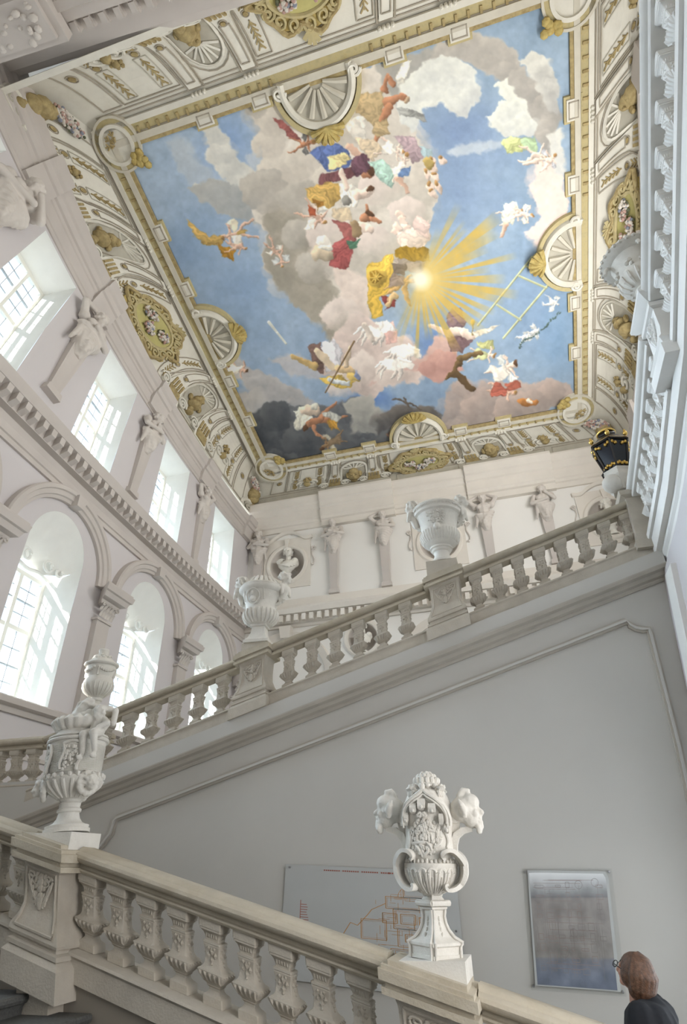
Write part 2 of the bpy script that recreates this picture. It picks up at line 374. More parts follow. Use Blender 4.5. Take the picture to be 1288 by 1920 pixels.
tf2 = mouldF('trim_5', [(9.0, 0), (9.0, .12), (9.1, .16), (9.12, .34), (9.42, .34), (9.46, .55), (9.66, .62), (9.72, .5), (9.9, .3), (9.95, .1), (10.3, .1), (10.34, 0)], -11, 6.5, 'trim_pale')
x = -10.5
while x < 6.0:
    d_ = MB(); d_.box(x, x+.17, 9.14, 9.42, .30, .52, FW); d_.build('dentil', 'trim_pale', tf2, sm=0); x += .345
for (cx, cz, r) in NICHE:
    big = cz > 10
    m_ = MB(); m_.sweep([(r, 0), (r, .08), (r+.04, .12), (r+.14, .12), (r+.2, .07), (r+.2, 0)], [2*pi*i/44 for i in range(45)], lambda a, q, d: FW(cx+q*math.cos(a), cz+q*math.sin(a), d)); m_.build('niche_ring', 'trim_pale', wf, sm=30)
    if not big: continue
    m_ = MB(); holepanel(m_, cx, cz, r+.18, cx-1.12, cx+1.12, 10.95, 13.42, FW, .05); m_.box(cx-1.12, cx+1.12, 10.9, 10.96, 0, .06, FW)
    for sg in (-1, 1): m_.box(cx+sg*1.12-.02, cx+sg*1.12+.02, 10.9, 13.4, 0, .055, FW)
    m_.build('niche_panel', 'trim_pale', wf, sm=0)
    def hood(u):    # ogee hood line
        q = abs(u); return 13.32+.34*(1-min(q/.62, 1)**2) if q < .62 else 13.30-.05*math.sin((q-.62)/.38*pi)
    m_ = MB(); m_.sweep([(0, .0), (0, .12), (.06, .18), (.12, .2), (.14, 0)], [i/15-1 for i in range(31)], lambda u, h, d: FW(cx+u*1.22, hood(u)+h, d)); m_.build('hood_mould', 'trim_pale', wf, sm=30)
    m_ = MB(); m_.sweep([(0, 0), (0, .16), (.42, .2), (.42, 0)], [-1, 1], lambda u, h, d: FW(cx+u*(.07+h*.1), cz+r+.02+h, d)); m_.build('keystone', 'trim_pale', wf, sm=0)
    for sg in (-1, 1):
        m_ = MB()
        m_.tube([FW(cx+sg*(1.28+.11*(1-k/26)*math.cos(k*.55)), 12.75+.11*(1-k/26)*math.sin(k*.55), .06) for k in range(22)], .03, 5)
        m_.tube([FW(cx+sg*(1.27-.06*math.sin(v*6)), 12.7-v*.75, .05) for v in np.linspace(0, 1, 9)], .028, 5); m_.ell(FW(cx+sg*1.25, 11.93, .06), .06, 8, 5)
        m_.build('side_scroll', 'stucco', wf)
# archivolts and keystones under the far dentil cornice
for cx in (-8.9, -2.05, 4.8):
    m_ = MB(); m_.sweep([(1.75, 0), (1.75, .1), (1.85, .14), (2.05, .2), (2.1, 0)], [pi*i/36 for i in range(37)], lambda a, q, d: FW(cx-q*math.cos(a), 6.75+q*math.sin(a), d)); m_.build('archivolt', 'trim_pale', wf, sm=30)
    m_ = MB(); m_.sweep([(0, 0), (0, .3), (.5, .36), (.5, 0)], [-1, 1], lambda u, h, d: FW(cx+u*(.2+h*.14), 8.5+h, d)); m_.build('keystone', 'trim_pale', wf, sm=0)
# ------------------------------------------------------------------ right wall, entrance side, floor
def zR(Y): return min(14.6+.034*(20.5-Y)**2 if Y < 20.5 else 14.6+.12*(Y-20.5)**2, 18.7)
m_ = MB(); m_.grid(16, 1, lambda u, v: (XR+.02, -4+26.7*u, -3.2*(1-v)+(zR(-4+26.7*u)+.3)*v)); wr = structure('wall_right', m_, 'wall_white')
m_ = MB(); m_.sweep([(-.75, 0), (-.75, .1), (-.5, .14), (-.46, .28), (-.2, .4), (-.1, .5), (0, .5), (0, 0)], [4.9+17.8*i/24 for i in range(25)], lambda Y, h, d: (XR-d*.6, Y, zR(Y)+h)); tr6 = structure('trim_6', m_, 'trim_plaster', sm=25)
for Y in (9.2, 13.4, 15.2, 19.2):
    m_ = MB(); m_.box(0, .42, -.45, .45, -.8, .05, lambda d, y, z: (XR-d, Y+y, zR(Y+y)+z)); m_.build('cornice_break', 'trim_plaster', tr6, sm=0)
m_ = MB(); m_.box(-12, -1.2, -1.6, -1.2, -3.2, 21); m_.box(4.4, 7, -1.6, -1.2, -3.2, 21); m_.box(-1.2, 4.4, -1.6, -1.2, .75, 21); structure('wall_near', m_, 'wall_white', sm=0)  # unseen wall; its low opening is shaped so light fades up the flight wall
m_ = MB(); m_.box(-14, 8.5, -6, 24.5, 23.2, 23.5); m_.box(-13.6, -13.2, -6, 24.5, 18.6, 23.2); m_.box(-14, 8.5, -6, -5.6, -3.4, 23.2); m_.box(8.2, 8.5, -6, 24.5, -3.4, 23.2); m_.box(-14, 8.5, 24.2, 24.5, -3.4, 23.2); structure('sun_block_shell', m_, 'wall_white', 'added outer shell over the vault that keeps stray sun out', sm=0)  # unseen shell added to block sun leaking through gaps round the vault
m_ = MB(); m_.box(-12.5, 7, -6, 23, -3.4, -2.31); structure('floor', m_, 'floor_stone', sm=0)
m_ = MB(); m_.box(-12, 7, -4.4, 4.6, 20.9, 21.2); structure('trim_7', m_, 'wall_white', 'plain soffit over the entrance bay', sm=0)
# entablature spanning the near end of the hall, seen from below
def NB(x, y, z): return (x, y, z-.172*(x+11.0))
m_ = MB(); m_.sweep([(3.55, 20.6), (3.55, 18.5), (3.75, 18.45), (3.8, 18.62), (4.02, 18.66), (4.05, 19.05), (4.35, 19.1), (4.38, 19.3), (4.78, 19.32), (4.80, 19.42), (4.98, 19.5), (5.02, 19.72), (4.9, 19.75), (4.6, 20.9)], [-12.2, -9, -5, 0, 6.4], lambda x, y, z: NB(x, y, z))
nb = structure('trim_8', m_, 'trim_plaster', sm=20)
x = -11.6
while x < 1.0:
    d_ = MB(); d_.box(x, x+.22, 4.05, 4.34, 18.86, 19.1, NB); d_.box(x+.03, x+.19, 4.08, 4.30, 18.80, 18.86, NB); d_.build('dentil', 'trim_plaster', nb, sm=0); x += .44
m_ = MB(); m_.box(-11.2, -8.0, 3.2, 4.25, 18.2, 18.6, NB); m_.box(-11.0, -8.2, 3.2, 4.1, 18.05, 18.2, NB); m_.build('capital_abacus', 'trim_plaster', nb, sm=0)
m_ = MB()
for i in range(46): m_.ell(NB(-10.9+R.random()*2.5, 3.3+R.random()*.75, 17.98+R.random()*.1), (.05+.08*R.random(), .05+.06*R.random(), .06), 7, 5)
m_.build('capital_foliage', 'stucco', nb)
# ================================================================== painted vault
RZ = lambda Y: 21.977-.267*Y
RX0, RX1, RY0, RY1 = -9.95, 5.05, 7.0, 21.15         # outer edge of the painted frame
def zL(Y): return 14.95+.0115*(22.7-Y)**2
def cbase(side, u):
    if side == 'left': Y = 4.9+17.8*u-1.7*4*u*(1-u); return Vector((XL, Y, zL(Y)))
    if side == 'right': Y = 4.9+17.8*u-.6*4*u*(1-u); return Vector((XR, Y, zR(Y)))
    if side == 'far': X = XL+(XR-XL)*u; return Vector((X, YF-.12, 15.95))
    X = XL+(XR-XL)*u; return Vector((X, 4.9, 18.6))
def cring(side, u):
    if side in ('left', 'right'): Y = RY0+(RY1-RY0)*u; return Vector((RX0 if side == 'left' else RX1, Y, RZ(Y)))
    X = RX0+(RX1-RX0)*u; Y = RY1 if side == 'far' else RY0; return Vector((X, Y, RZ(Y)))
def cove0(side, u, v):
    b, r = cbase(side, u), cring(side, u); h = 1-math.cos(v*pi/2); k = math.sin(v*pi/2)
    if side == 'far': h, k = .75*v+.25*h, .75*v+.25*k
    return Vector((b.x+(r.x-b.x)*h, b.y+(r.y-b.y)*h, b.z+(r.z-b.z)*k))
CEN = Vector((-2.4, 14, 12))
def cove(side, u, v, off=0.):
    p = cove0(side, u, v)
    if off:
        e = 1e-3; n = (cove0(side, u+e, v)-p).cross(cove0(side, u, v+e)-p).normalized()
        if n.dot(CEN-p) < 0: n = -n
        p = p+n*off
    return p
SIDES = ('left', 'far', 'right', 'near')
cv = {}
for sd in SIDES:
    m_ = MB(); m_.grid(40, 12, lambda u, v: cove(sd, u, v)); cv[sd] = m_.build('ceiling', 'cove_paint', sm=60, kind='structure'); cv[sd].name = 'ceiling_cove' if sd == 'left' else 'ceiling_cove'
LEN = {'left': 16.2, 'right': 16.2, 'far': 16.4, 'near': 16.4}
HT = {'left': 2.8, 'right': 3.2, 'far': 2.2, 'near': 2.4}
def strip(mb, side, pts, w=.03, off=.02):
    """a thin painted fillet along (u, v) points, standing a little proud"""
    P = [cove(side, u, v, off) for u, v in pts]; mb.tube(P, 1, flat=(w, .03), cap=True)
def densify(pts, n=4):
    out = []
    for a, b in zip(pts[:-1], pts[1:]): out += [(a[0]+(b[0]-a[0])*i/n, a[1]+(b[1]-a[1])*i/n) for i in range(n)]
    return out+[pts[-1]]
def slab(mb, side, pts, th=.05, off=0.):
    """a raised flat piece with outline (u, v)"""
    n = len(pts); cu, cw = sum(p[0] for p in pts)/n, sum(p[1] for p in pts)/n
    top = [cove(side, u, v, off+th) for u, v in pts]+[cove(side, cu, cw, off+th)]; bot = [cove(side, u, v, off-.01) for u, v in pts]
    mb.add(top+bot, [(i, (i+1) % n, n) for i in range(n)]+[(i, n+1+i, n+1+(i+1) % n, (i+1) % n) for i in range(n)])
def patch(mb, side, rows, th=.03, off=0., n=10):
    """a raised field that follows the curve of the vault; rows: (v, u0, u1)"""
    vs = [r[0] for r in rows]; V = np.linspace(vs[0], vs[-1], max(n, 2)+1); V = sorted(set(list(V)+vs)); A = lambda k, v: float(np.interp(v, vs, [r[k] for r in rows]))
    P = []
    for v in V:
        a, b = A(1, v), A(2, v); P += [cove(side, a, v, off-.01), cove(side, a, v, off+th), cove(side, (a+b)/2, v, off+th), cove(side, b, v, off+th), cove(side, b, v, off-.01)]
    m = len(V); F_ = [(k*5+i, k*5+i+1, (k+1)*5+i+1, (k+1)*5+i) for k in range(m-1) for i in range(4)]+[(0, 1, 2, 3, 4), tuple((m-1)*5+i for i in (4, 3, 2, 1, 0))]
    mb.add(P, F_)
def ov(side, c, r, n=18, ph=0., wob=None):
    a_, b_ = r[0]/LEN[side], r[1]/HT[side]
    return [(c[0]+a_*math.cos(2*pi*i/n+ph)*(wob(i) if wob else 1), c[1]+b_*math.sin(2*pi*i/n+ph)*(wob(i) if wob else 1)) for i in range(n)]
def rect(u0, u1, v0, v1): return [(u0, v0), (u1, v0), (u1, v1), (u0, v1)]
def frame(mb, side, u0, u1, v0, v1, w=.035, off=.02): 
    q = densify([(u0, v0), (u1, v0), (u1, v1), (u0, v1), (u0, v0)], 8); strip(mb, side, q, w, off)
def sprig(side, u, v0, v1, par):
    m = MB(); strip(m, side, densify([(u, v0), (u, v1)], 5), .028, .03)
    for i in range(5):
        v = v0+(v1-v0)*(i+.5)/5
        for sg in (-1, 1): strip(m, side, [(u, v), (u+sg*.11/LEN[side], v+.045)], .036, .03)
    m.build('sprig', 'ochre', par, sm=0)
def roundel(side, u, v, r, par, off=.0):
    m = MB(); slab(m, side, ov(side, (u, v), (r, r), 12), .05, off); m.build('roundel', 'ochre', par, sm=0)
    m = MB(); q = ov(side, (u, v), (r*1.5, r*1.5), 14); strip(m, side, q+[q[0]], .025, off+.02); m.build('roundel_ring', 'cove_line', par, sm=0)
def spiral(side, c, r, turns=2.2, sg=1, n=26):
    return [(c[0]+sg*r*(1-k/(n+3))*math.cos(k/n*turns*2*pi)/LEN[side], c[1]+r*(1-k/(n+3))*math.sin(k/n*turns*2*pi)/HT[side]) for k in range(n)]
def console(side, u, sg, par):
    w = .50/LEN[side]
    o = [(u-w*.75, .03), (u+w*.75, .03), (u+w*.75, .2), (u+w*.5, .42), (u+w*.42, .6), (u+w*.42, .95), (u-w*.42, .95), (u-w*.42, .6), (u-w*.5, .42), (u-w*.75, .2)]
    m = MB(); patch(m, side, [(.03, u-w*.75, u+w*.75), (.2, u-w*.75, u+w*.75), (.42, u-w*.5, u+w*.5), (.6, u-w*.42, u+w*.42), (.95, u-w*.42, u+w*.42)], .10); c_ = m.build('console', 'cove_light', par, sm=0)
    m = MB(); frame(m, side, u-w*.28, u+w*.28, .5, .9, .03, .125); m.build('console_panel', 'cove_line', c_, sm=0); roundel(side, u, .47, .07, c_, .10)
    m = MB(); slab(m, side, rect(u-w*.55, u+w*.55, .06, .2), .05, .10)
    for k in range(4): slab(m, side, rect(u-w*.5+k*w*.28, u-w*.34+k*w*.28, .22, .36), .05, .10)
    m.build('console_leaf', 'ochre', c_, sm=0)
    for g in (-1, 1):
        m = MB(); m.tube([cove(side, a, b, .14) for a, b in spiral(side, (u+g*w*1.05, .16), .24, 2.0, g)], .04, 5); m.build('volute', 'cove_light', c_)
        m = MB(); strip(m, side, densify([(u+g*w*.95, .3), (u+g*w*.62, .46), (u+g*w*.55, .62), (u+g*w*.55, .97)], 3), .05, .03); m.build('console_edge', 'cove_line', c_, sm=0)
    m = MB()
    for k in range(4): m.ell(cove(side, u+(k-1.5)*w*.27, 1.0, .12), (.07, .07, .12), 6, 4)
    m.build('console_crown', 'cove_light', c_)
def mask_niche(side, u, par):
    r = .62/LEN[side]
    arch = [(u-r, .12), (u+r, .12), (u+r, .62)]+[(u+r*math.cos(a), .62+.22*math.sin(a)) for a in np.linspace(.2, pi-.2, 9)]+[(u-r, .62)]
    m = MB(); patch(m, side, [(.12, u-r, u+r), (.62, u-r, u+r), (.68, u-r*.95, u+r*.95), (.76, u-r*.75, u+r*.75), (.81, u-r*.45, u+r*.45), (.84, u-r*.08, u+r*.08)], .02); n_ = m.build('painted_niche', 'cove_shade', par, sm=0)
    m = MB(); strip(m, side, densify(arch+[arch[0]], 3), .09, .05); m.build('niche_border', 'cove_light', n_, sm=0)
    m = MB(); strip(m, side, densify([(a+(a-u)*.22, b+(b-.45)*.12) for a, b in arch+[arch[0]]], 3), .03, .03); m.build('niche_line', 'cove_line', n_, sm=0)
    m = MB()
    for k in range(7):
        a = pi*(k+.5)/7; strip(m, side, [(u+r*.15*math.cos(a), .62), (u+r*.85*math.cos(a), .62+.19*math.sin(a))], .06, .05)
    m.build('niche_shell', 'cove_light', n_, sm=0)
    m = MB()
    for (v, rx, ry) in ((.2, .2, .14), (.27, .13, .1), (.36, .32, .26), (.48, .26, .2), (.55, .16, .16)): m.ell(cove(side, u, v, .1), (rx, rx, ry*.8), 10, 6)
    for g in (-1, 1): m.ell(cove(side, u+g*.3/LEN[side], .4, .1), (.1, .12, .16), 7, 5); m.ell(cove(side, u+g*.12/LEN[side], .5, .26), .06, 6, 4)
    m.ell(cove(side, u, .44, .28), .07, 6, 4); m.build('painted_mask', 'ochre', n_)
def flowers(side, c, rx, rv, par, n=26, off=.15, nm='flower_garland'):
    for k, mt in enumerate(('flower_white', 'flower_pink', 'flower_blue', 'leaf_dark')):
        m = MB()
        for i in range(int(n*(1, .5, .22, .5)[k])):
            a = R.random()*2*pi; q = math.sqrt(R.random()); s_ = .035+.04*R.random()
            m.ell(cove(side, c[0]+rx*q*math.cos(a)/LEN[side], c[1]+rv*q*math.sin(a)/HT[side], off+.08*R.random()*(k < 3)), (s_, s_, s_*.8), 6, 4)
        m.build(nm, mt, par)
def cartouche(side, u, par):
    L_, H_ = LEN[side], HT[side]; c = (u, .42)
    wob = lambda i: 1+.10*math.sin(i*2*pi/40*6+.6)+.07*math.sin(i*2*pi/40*10)
    m = MB(); rows = []
    for i in range(25):
        y = -1+2*i/24; hw_ = 1.3*math.sqrt(max(.0, 1-y*y))*(1+.09*math.sin(y*9+.7)+.06*math.cos(y*15)); rows.append((c[1]+y*.98/H_, c[0]-max(hw_, .12)/L_, c[0]+max(hw_, .12)/L_))
    patch(m, side, rows, .10, 0, 24); ca = m.build('cartouche', 'gold_paint', par, sm=0)
    m = MB(); patch(m, side, [(c[1]+.58*math.sin(t)/H_, c[0]-.84*math.cos(t)/L_-.0005, c[0]+.84*math.cos(t)/L_+.0005) for t in np.linspace(-pi/2, pi/2, 15)], .03, .10, 4); m.build('cartouche_field', 'cartouche_field', ca, sm=0)
    m = MB(); q = ov(side, c, (.9, .64), 34); m.tube([cove(side, a, b, .13) for a, b in q+[q[0]]], .07, 6, cap=False); m.build('cartouche_rim', 'gold_frame', ca)
    m = MB(); q = ov(side, c, (1.27, .96), 60, 0, lambda i: wob(i*40/60)); m.tube([cove(side, a, b, .12) for a, b in q+[q[0]]], .08, 6, cap=False)
    m.build('cartouche_border', 'ochre', ca)
    m = MB()
    for k in range(16):
        a = 2*pi*k/16; rr = (1.12, .82); p = (c[0]+rr[0]*math.cos(a)/L_, c[1]+rr[1]*math.sin(a)/H_)
        m.tube([cove(side, x, y, .15) for x, y in spiral(side, p, .2, 1.5, 1 if k % 2 else -1, 14)], .045, 5)
    m.build('cartouche_scrolls', 'gold_frame', ca)
    for sg in (-1, 1):
        m = MB()
        for k in range(5):
            a = (k-2)*.5; p0 = (c[0], c[1]+sg*.92/H_); strip(m, side, [p0, (p0[0]+.34*math.sin(a)/L_, p0[1]+sg*.34*math.cos(a)/H_)], .12, .16)
        m.build('cartouche_shell', 'gold_frame', ca, sm=0)
    for du, dv in ((-.45, .12), (.45, .12), (0, -.28)): flowers(side, (c[0]+du/L_, c[1]+dv/H_), .28, .22, ca, 26, .2)
def ornament(side, u, par):
    m = MB()
    for sg in (-1, 1):
        m.tube([cove(side, a, b, .06) for a, b in spiral(side, (u+sg*.26/LEN[side], .34), .26, 1.4, sg, 16)], .05, 5)
    m.build('scroll_pair', 'cove_light', par)
    m = MB(); m.ell(cove(side, u, .34, .06), (.18, .18, .16), 8, 6); m.ell(cove(side, u, .48, .08), (.13, .13, .12), 8, 6)
    for k in range(6): m.ell(cove(side, u+.16*math.cos(k)/LEN[side], .48+.16*math.sin(k)/HT[side], .08), .07, 6, 4)
    m.build('rosette', 'ochre', par)
for sd in SIDES:
    par = cv[sd]; L_ = LEN[sd]; sc_ = .94
    U = lambda x: .5+x*sc_/L_
    ln = MB()
    for v in (.045, .965, .93): strip(ln, sd, densify([(.03, v), (.97, v)], 40), .035)
    ln.build('cove_fillet', 'cove_line', par, sm=0)
    ln = MB(); strip(ln, sd, densify([(.0, .0), (1., .0)], 40), .16, .04); ln.build('cove_plinth', 'cove_light', par, sm=0)
    cartouche(sd, .5, par)
    for sg in (-1, 1):
        # sprig panels beside the cartouche and beside the corner
        for x0, x1, vv in ((1.42, 1.95, 2), (4.75, 6.9, 4)):
            a, b = sorted((U(sg*x0), U(sg*x1)))
            m = MB(); frame(m, sd, a, b, .1, .9); m.build('panel_moulding', 'cove_line', par, sm=0)
            m = MB(); patch(m, sd, [(.13, a+.004, b-.004), (.87, a+.004, b-.004)], .008); m.build('panel_ground', 'cove_light', par, sm=0)
            if vv == 2:
                sprig(sd, (a+b)/2, .16, .42, par); sprig(sd, (a+b)/2, .58, .84, par); roundel(sd, (a+b)/2, .5, .07, par)
            else:
                for q in (.2, .8):
                    uu = a+(b-a)*q; sprig(sd, uu, .16, .40, par); sprig(sd, uu, .56, .84, par); roundel(sd, uu, .48, .085, par)
                    for (v0, v1) in ((.13, .43), (.54, .87)):
                        m = MB(); frame(m, sd, uu-.2/L_, uu+.2/L_, v0, v1, .022); m.build('sprig_border', 'cove_shade', par, sm=0)
                ornament(sd, (a+b)/2, par)
        console(sd, U(sg*2.35), sg, par); console(sd, U(sg*4.35), sg, par)
        mask_niche(sd, U(sg*3.35), par)
        a, b = sorted((U(sg*7.0), U(sg*7.75)))
        m = MB(); frame(m, sd, a, b, .1, .9); m.build('panel_moulding', 'cove_line', par, sm=0); roundel(sd, (a+b)/2, .5, .09, par)
# corner urns with flowers, drawn on the mitre of the vault
def corner_urn(side, u, par):
    m = MB(); e = 1 if u < .5 else -1; q = u
    for (v, r_) in ((.18, .16), (.25, .10), (.36, .30), (.46, .34), (.54, .24)): m.ell(cove(side, q, v, .15), (r_, r_, r_*.8), 10, 6)
    m.build('corner_urn', 'ochre', par)
    flowers(side, (q, .70), .46, .38, par, 70, .2)
    m = MB(); pts = [(q+.7*math.cos(a)/LEN[side], .02+.62*math.sin(a)/HT[side]) for a in np.linspace(0, pi, 15)]
    m.tube([cove(side, max(.0, min(1, a)), max(b, 0), .1) for a, b in pts], .1, 6); m.build('corner_pediment', 'cove_light', par)
    m = MB()
    for g in (-1, 1): m.tube([cove(side, min(1, max(0, a)), max(b, .01), .1) for a, b in spiral(side, (q+g*.25/LEN[side], .10), .2, 1.6, g, 14)], .05, 5)
    m.build('corner_volute', 'cove_shade', par)
corner_urn('left', .035, cv['left']); corner_urn('left', .985, cv['left']); corner_urn('far', .985, cv['far'])
# ------------------------------------------------------------------ painted frame round the sky
fm = {}
def RP(x, y, off=0.): return Vector((x, y, RZ(y)-off))
def ringslab(mb, x0, x1, y0, y1, o0, o1):
    V = [RP(x, y, o) for o in (o0, o1) for x, y in ((x0, y0), (x1, y0), (x1, y1), (x0, y1))]
    mb.add(V, [(0, 1, 2, 3), (7, 6, 5, 4), (0, 4, 5, 1), (1, 5, 6, 2), (2, 6, 7, 3), (3, 7, 4, 0)])
GX0, GX1, GY0, GY1 = -9.2, 4.4, 7.72, 20.62             # sky opening
bands = [('cove_paint', 0, .16, .14), ('gold_frame', .16, .40, .08), ('cove_line', .40, .43, .10), ('cove_band', .43, .62, .16), ('ochre', .62, .74, .12)]
fr0 = None
def bandring(i0, i1, off):
    m = MB(); w0 = GX0-RX0
    q = lambda a, b, t: a+(b-a)*t/.75
    o = [(q(RX0, GX0, i), q(RX1, GX1, i), q(RY0, GY0, i), q(RY1, GY1, i)) for i in (i0, i1)]
    (a0, a1, b0, b1), (c0, c1, d0, d1) = o
    ringslab(m, a0, c0, b0, b1, -.02, off); ringslab(m, c1, a1, b0, b1, -.02, off); ringslab(m, c0, c1, b0, d0, -.02, off); ringslab(m, c0, c1, d1, b1, -.02, off); return m
fr0 = bandring(0, .74, .02).build('ceiling_frame', 'cove_paint', sm=0, kind='structure')
for mt, i0, i1, off in bands: bandring(i0, i1, off).build('frame_band', mt, fr0, sm=0)
# little gold brackets and the breaks of the frame over the consoles
def brk(x0, x1, y0, y1):
    m = MB(); ringslab(m, x0, x1, y0, y1, 0, .10); b_ = m.build('frame_break', 'gold_frame', fr0, sm=0)
    m = MB(); e = .07; ringslab(m, x0+e, x1-e, y0+e, y1-e, 0, .15); m.build('frame_break_face', 'cove_paint', b_, sm=0)
    m = MB(); e = .12; 
    for (a, b, c, d) in ((x0+e, x1-e, y0+e, y0+e+.03), (x0+e, x1-e, y1-e-.03, y1-e), (x0+e, x0+e+.03, y0+e, y1-e), (x1-e-.03, x1-e, y0+e, y1-e)): ringslab(m, a, b, c, d, .1, .17)
    m.build('frame_break_line', 'cove_line', b_, sm=0)
mx, my = (GX0+GX1)/2, (GY0+GY1)/2
for sg in (-1, 1):
    for x in (2.05, 3.9):
        for (y0, y1) in ((GY0-.35, GY0+.16), (GY1-.16, GY1+.35)): brk(mx+sg*x-.34, mx+sg*x+.34, y0, y1)
    for y in (1.95, 3.95):
        for (x0, x1) in ((GX0-.35, GX0+.18), (GX1-.18, GX1+.35)): brk(x0, x1, my+sg*y-.34, my+sg*y+.34)
m = MB()
for (n, hor, cst) in ((44, True, RY0+.3), (44, True, RY1-.22), (44, False, RX0+.28), (44, False, RX1-.25)):
    for i in range(n):
        t = (i+.5)/n
        if abs(t-.5) < .09: continue
        if hor: x = RX0+(RX1-RX0)*t; ringslab(m, x-.05, x+.02, cst-.05, cst+.12, 0, .13)
        else: y = RY0+(RY1-RY0)*t; ringslab(m, cst-.05, cst+.12, y-.05, y+.02, 0, .13)
m.build('frame_bracket', 'ochre', fr0, sm=0, kind='stuff')
def scallop(cx, cy, dx, dy, r, gold=True):
    """shell niche that breaks the frame: (dx, dy) points into the sky"""
    a0 = math.atan2(dy, dx); d = Vector((dx, dy, 0))
    P = lambda q, a, off: RP(cx+q*math.cos(a0+a), cy+q*math.sin(a0+a), off)
    m = MB(); m.add([P(0, 0, .1)]+[P(r*.86, -pi/2+pi*i/24, .1) for i in range(25)], [(0, i, i+1) for i in range(1, 25)])
    s_ = m.build('shell_niche', 'cove_shade', fr0, sm=0)
    m = MB(); m.sweep([(r*.84, .04), (r*.84, .2), (r*.92, .26), (r, .22), (r*1.04, .06)], [-pi*.56+pi*1.12*i/30 for i in range(31)], lambda a, q, o: P(q, a, o)); m.build('niche_arch', 'cove_paint', s_, sm=30)
    m = MB(); m.sweep([(r*1.06, .0), (r*1.06, .14), (r*1.18, .14), (r*1.18, .0)], [-pi*.5+pi*i/30 for i in range(31)], lambda a, q, o: P(q, a, o)); m.build('niche_gilding', 'gold_frame', s_, sm=30)
    m = MB()
    for k in range(7):
        a = -pi/2+pi*(k+.5)/7; m.tube([P(r*.18, a, .13), P(r*.5, a, .16), P(r*.8, a, .13)], [.04, .07, .09], 5)
    m.build('niche_flute', 'cove_band', s_)
    m = MB()
    for g in (-1, 1): m.tube([P(r*(1.0+.0)*1, g*pi*.5, .2)+Vector((.2*(1-k/22)*math.cos(k*.55), .2*(1-k/22)*math.sin(k*.55), 0)) for k in range(18)], .05, 5)
    m.build('niche_volute', 'cove_light', s_)
    if gold:
        m = MB()
        for k in range(7):
            a = -pi*.42+pi*.84*k/6; c0 = P(r*.95, 0, .3)
            m.tube([c0, c0+Vector((.30*math.cos(a0+a), .30*math.sin(a0+a), .02)), c0+Vector((.52*math.cos(a0+a), .52*math.sin(a0+a), .1))], [.04, .08, .1], 6)
        m.build('gold_shell', 'gold_paint', s_)
scallop(mx-.3, GY0-.1, 0, 1, 1.15); scallop(mx+.2, GY1+.1, 0, -1, 1.1); scallop(GX0-.1, my, 1, 0, 1.1); scallop(GX1+.1, my+.2, -1, 0, 1.1)
def corner(cx, cy, dx, dy):
    P = lambda q, a, o: RP(cx+q*math.cos(a), cy+q*math.sin(a), o)
    m = MB(); m.add([P(0, 0, .14)]+[P(.48, 2*pi*i/24, .14) for i in range(24)], [(0, i+1, (i+1) % 24+1) for i in range(24)]); c_ = m.build('corner_medallion', 'cove_paint', fr0, sm=0)
    for mt, r0, r1, o in (('cove_paint', .46, .56, .22), ('gold_frame', .56, .70, .14), ('cove_band', .70, .77, .18)):
        m = MB(); m.sweep([(r0, 0), (r0, o), (r1, o), (r1, 0)], [2*pi*i/36 for i in range(37)], lambda a, q, oo: P(q, a, oo)); m.build('medallion_ring', mt, c_, sm=30)
    m = MB()
    for k in range(3):
        a = math.atan2(-dy, -dx)+(k-1)*.7
        for q in (.12, .26): m.tube([P(q, a, .18), P(q+.1, a-.25, .18)], .03, 4); m.tube([P(q, a, .18), P(q+.1, a+.25, .18)], .03, 4)
        m.tube([P(.08, a, .18), P(.4, a, .18)], .025, 4)
    m.build('medallion_sprig', 'ochre', c_)
    m = MB()
    for k in range(9): m.ell(RP(cx+dx*.74+R.uniform(-.2, .2), cy+dy*.74+R.uniform(-.2, .2), .2), (.13, .13, .1), 7, 5)
    m.build('corner_leaf', 'gold_paint', c_)
corner(GX0-.1, GY0-.2, .7, .7); corner(GX1+.05, GY0-.1, -.7, .7); corner(GX0-.05, GY1+.2, .7, -.7); corner(GX1+.05, GY1+.15, -.7, -.7)

m = MB(); m.box(-10.9, 6.2, .12, .22, 15.33, 15.98, lambda x, d, z: (x, YF-d, z)); at_ = m.build('painted_attic', 'cove_shade', cv['far'], sm=0)
for (a, b) in ((-10.6, -7.4), (-7.1, -3.9), (-3.6, -.7), (-.4, 3.1), (3.4, 6.0)):
    m = MB(); e = .1
    for (x0, x1, z0, z1) in ((a, b, 15.85, 15.88), (a, b, 15.46, 15.49), (a, a+.03, 15.46, 15.88), (b-.03, b, 15.46, 15.88)): m.box(x0, x1, .22, .24, z0, z1, lambda x, d, z: (x, YF-d, z))
    m.build('attic_panel', 'cove_line', at_, sm=0)
# ================================================================== fresco: painted on the flat of the vault as vertex colour
OX, OY, CW, CH = 185, 30, 935, 870            # cartoon sheet
rng = np.random.default_rng(3)
def vnoise(w, h, cell, seed):
    r = np.random.default_rng(seed); gw, gh = int(w/cell)+3, int(h/cell)+3; g = r.random((gh, gw))
    x = np.arange(w)/cell; y = np.arange(h)/cell; xi = x.astype(int); yi = y.astype(int); fx = x-xi; fy = y-yi
    fx = fx*fx*(3-2*fx); fy = (fy*fy*(3-2*fy))[:, None]
    a = g[yi][:, xi]; b = g[yi][:, xi+1]; c = g[yi+1][:, xi]; d = g[yi+1][:, xi+1]
    return (a*(1-fx)+b*fx)*(1-fy)+(c*(1-fx)+d*fx)*fy
def fbm(cell, seed, o=4):
    t = 0; a = 1; s = 0
    for k in range(o): t = t+a*vnoise(CW, CH, max(2, cell/2**k), seed+k); s += a; a *= .55
    return t/s
N1, N2, N3, N4 = fbm(90, 1), fbm(90, 11), fbm(38, 21), fbm(14, 31, 3)
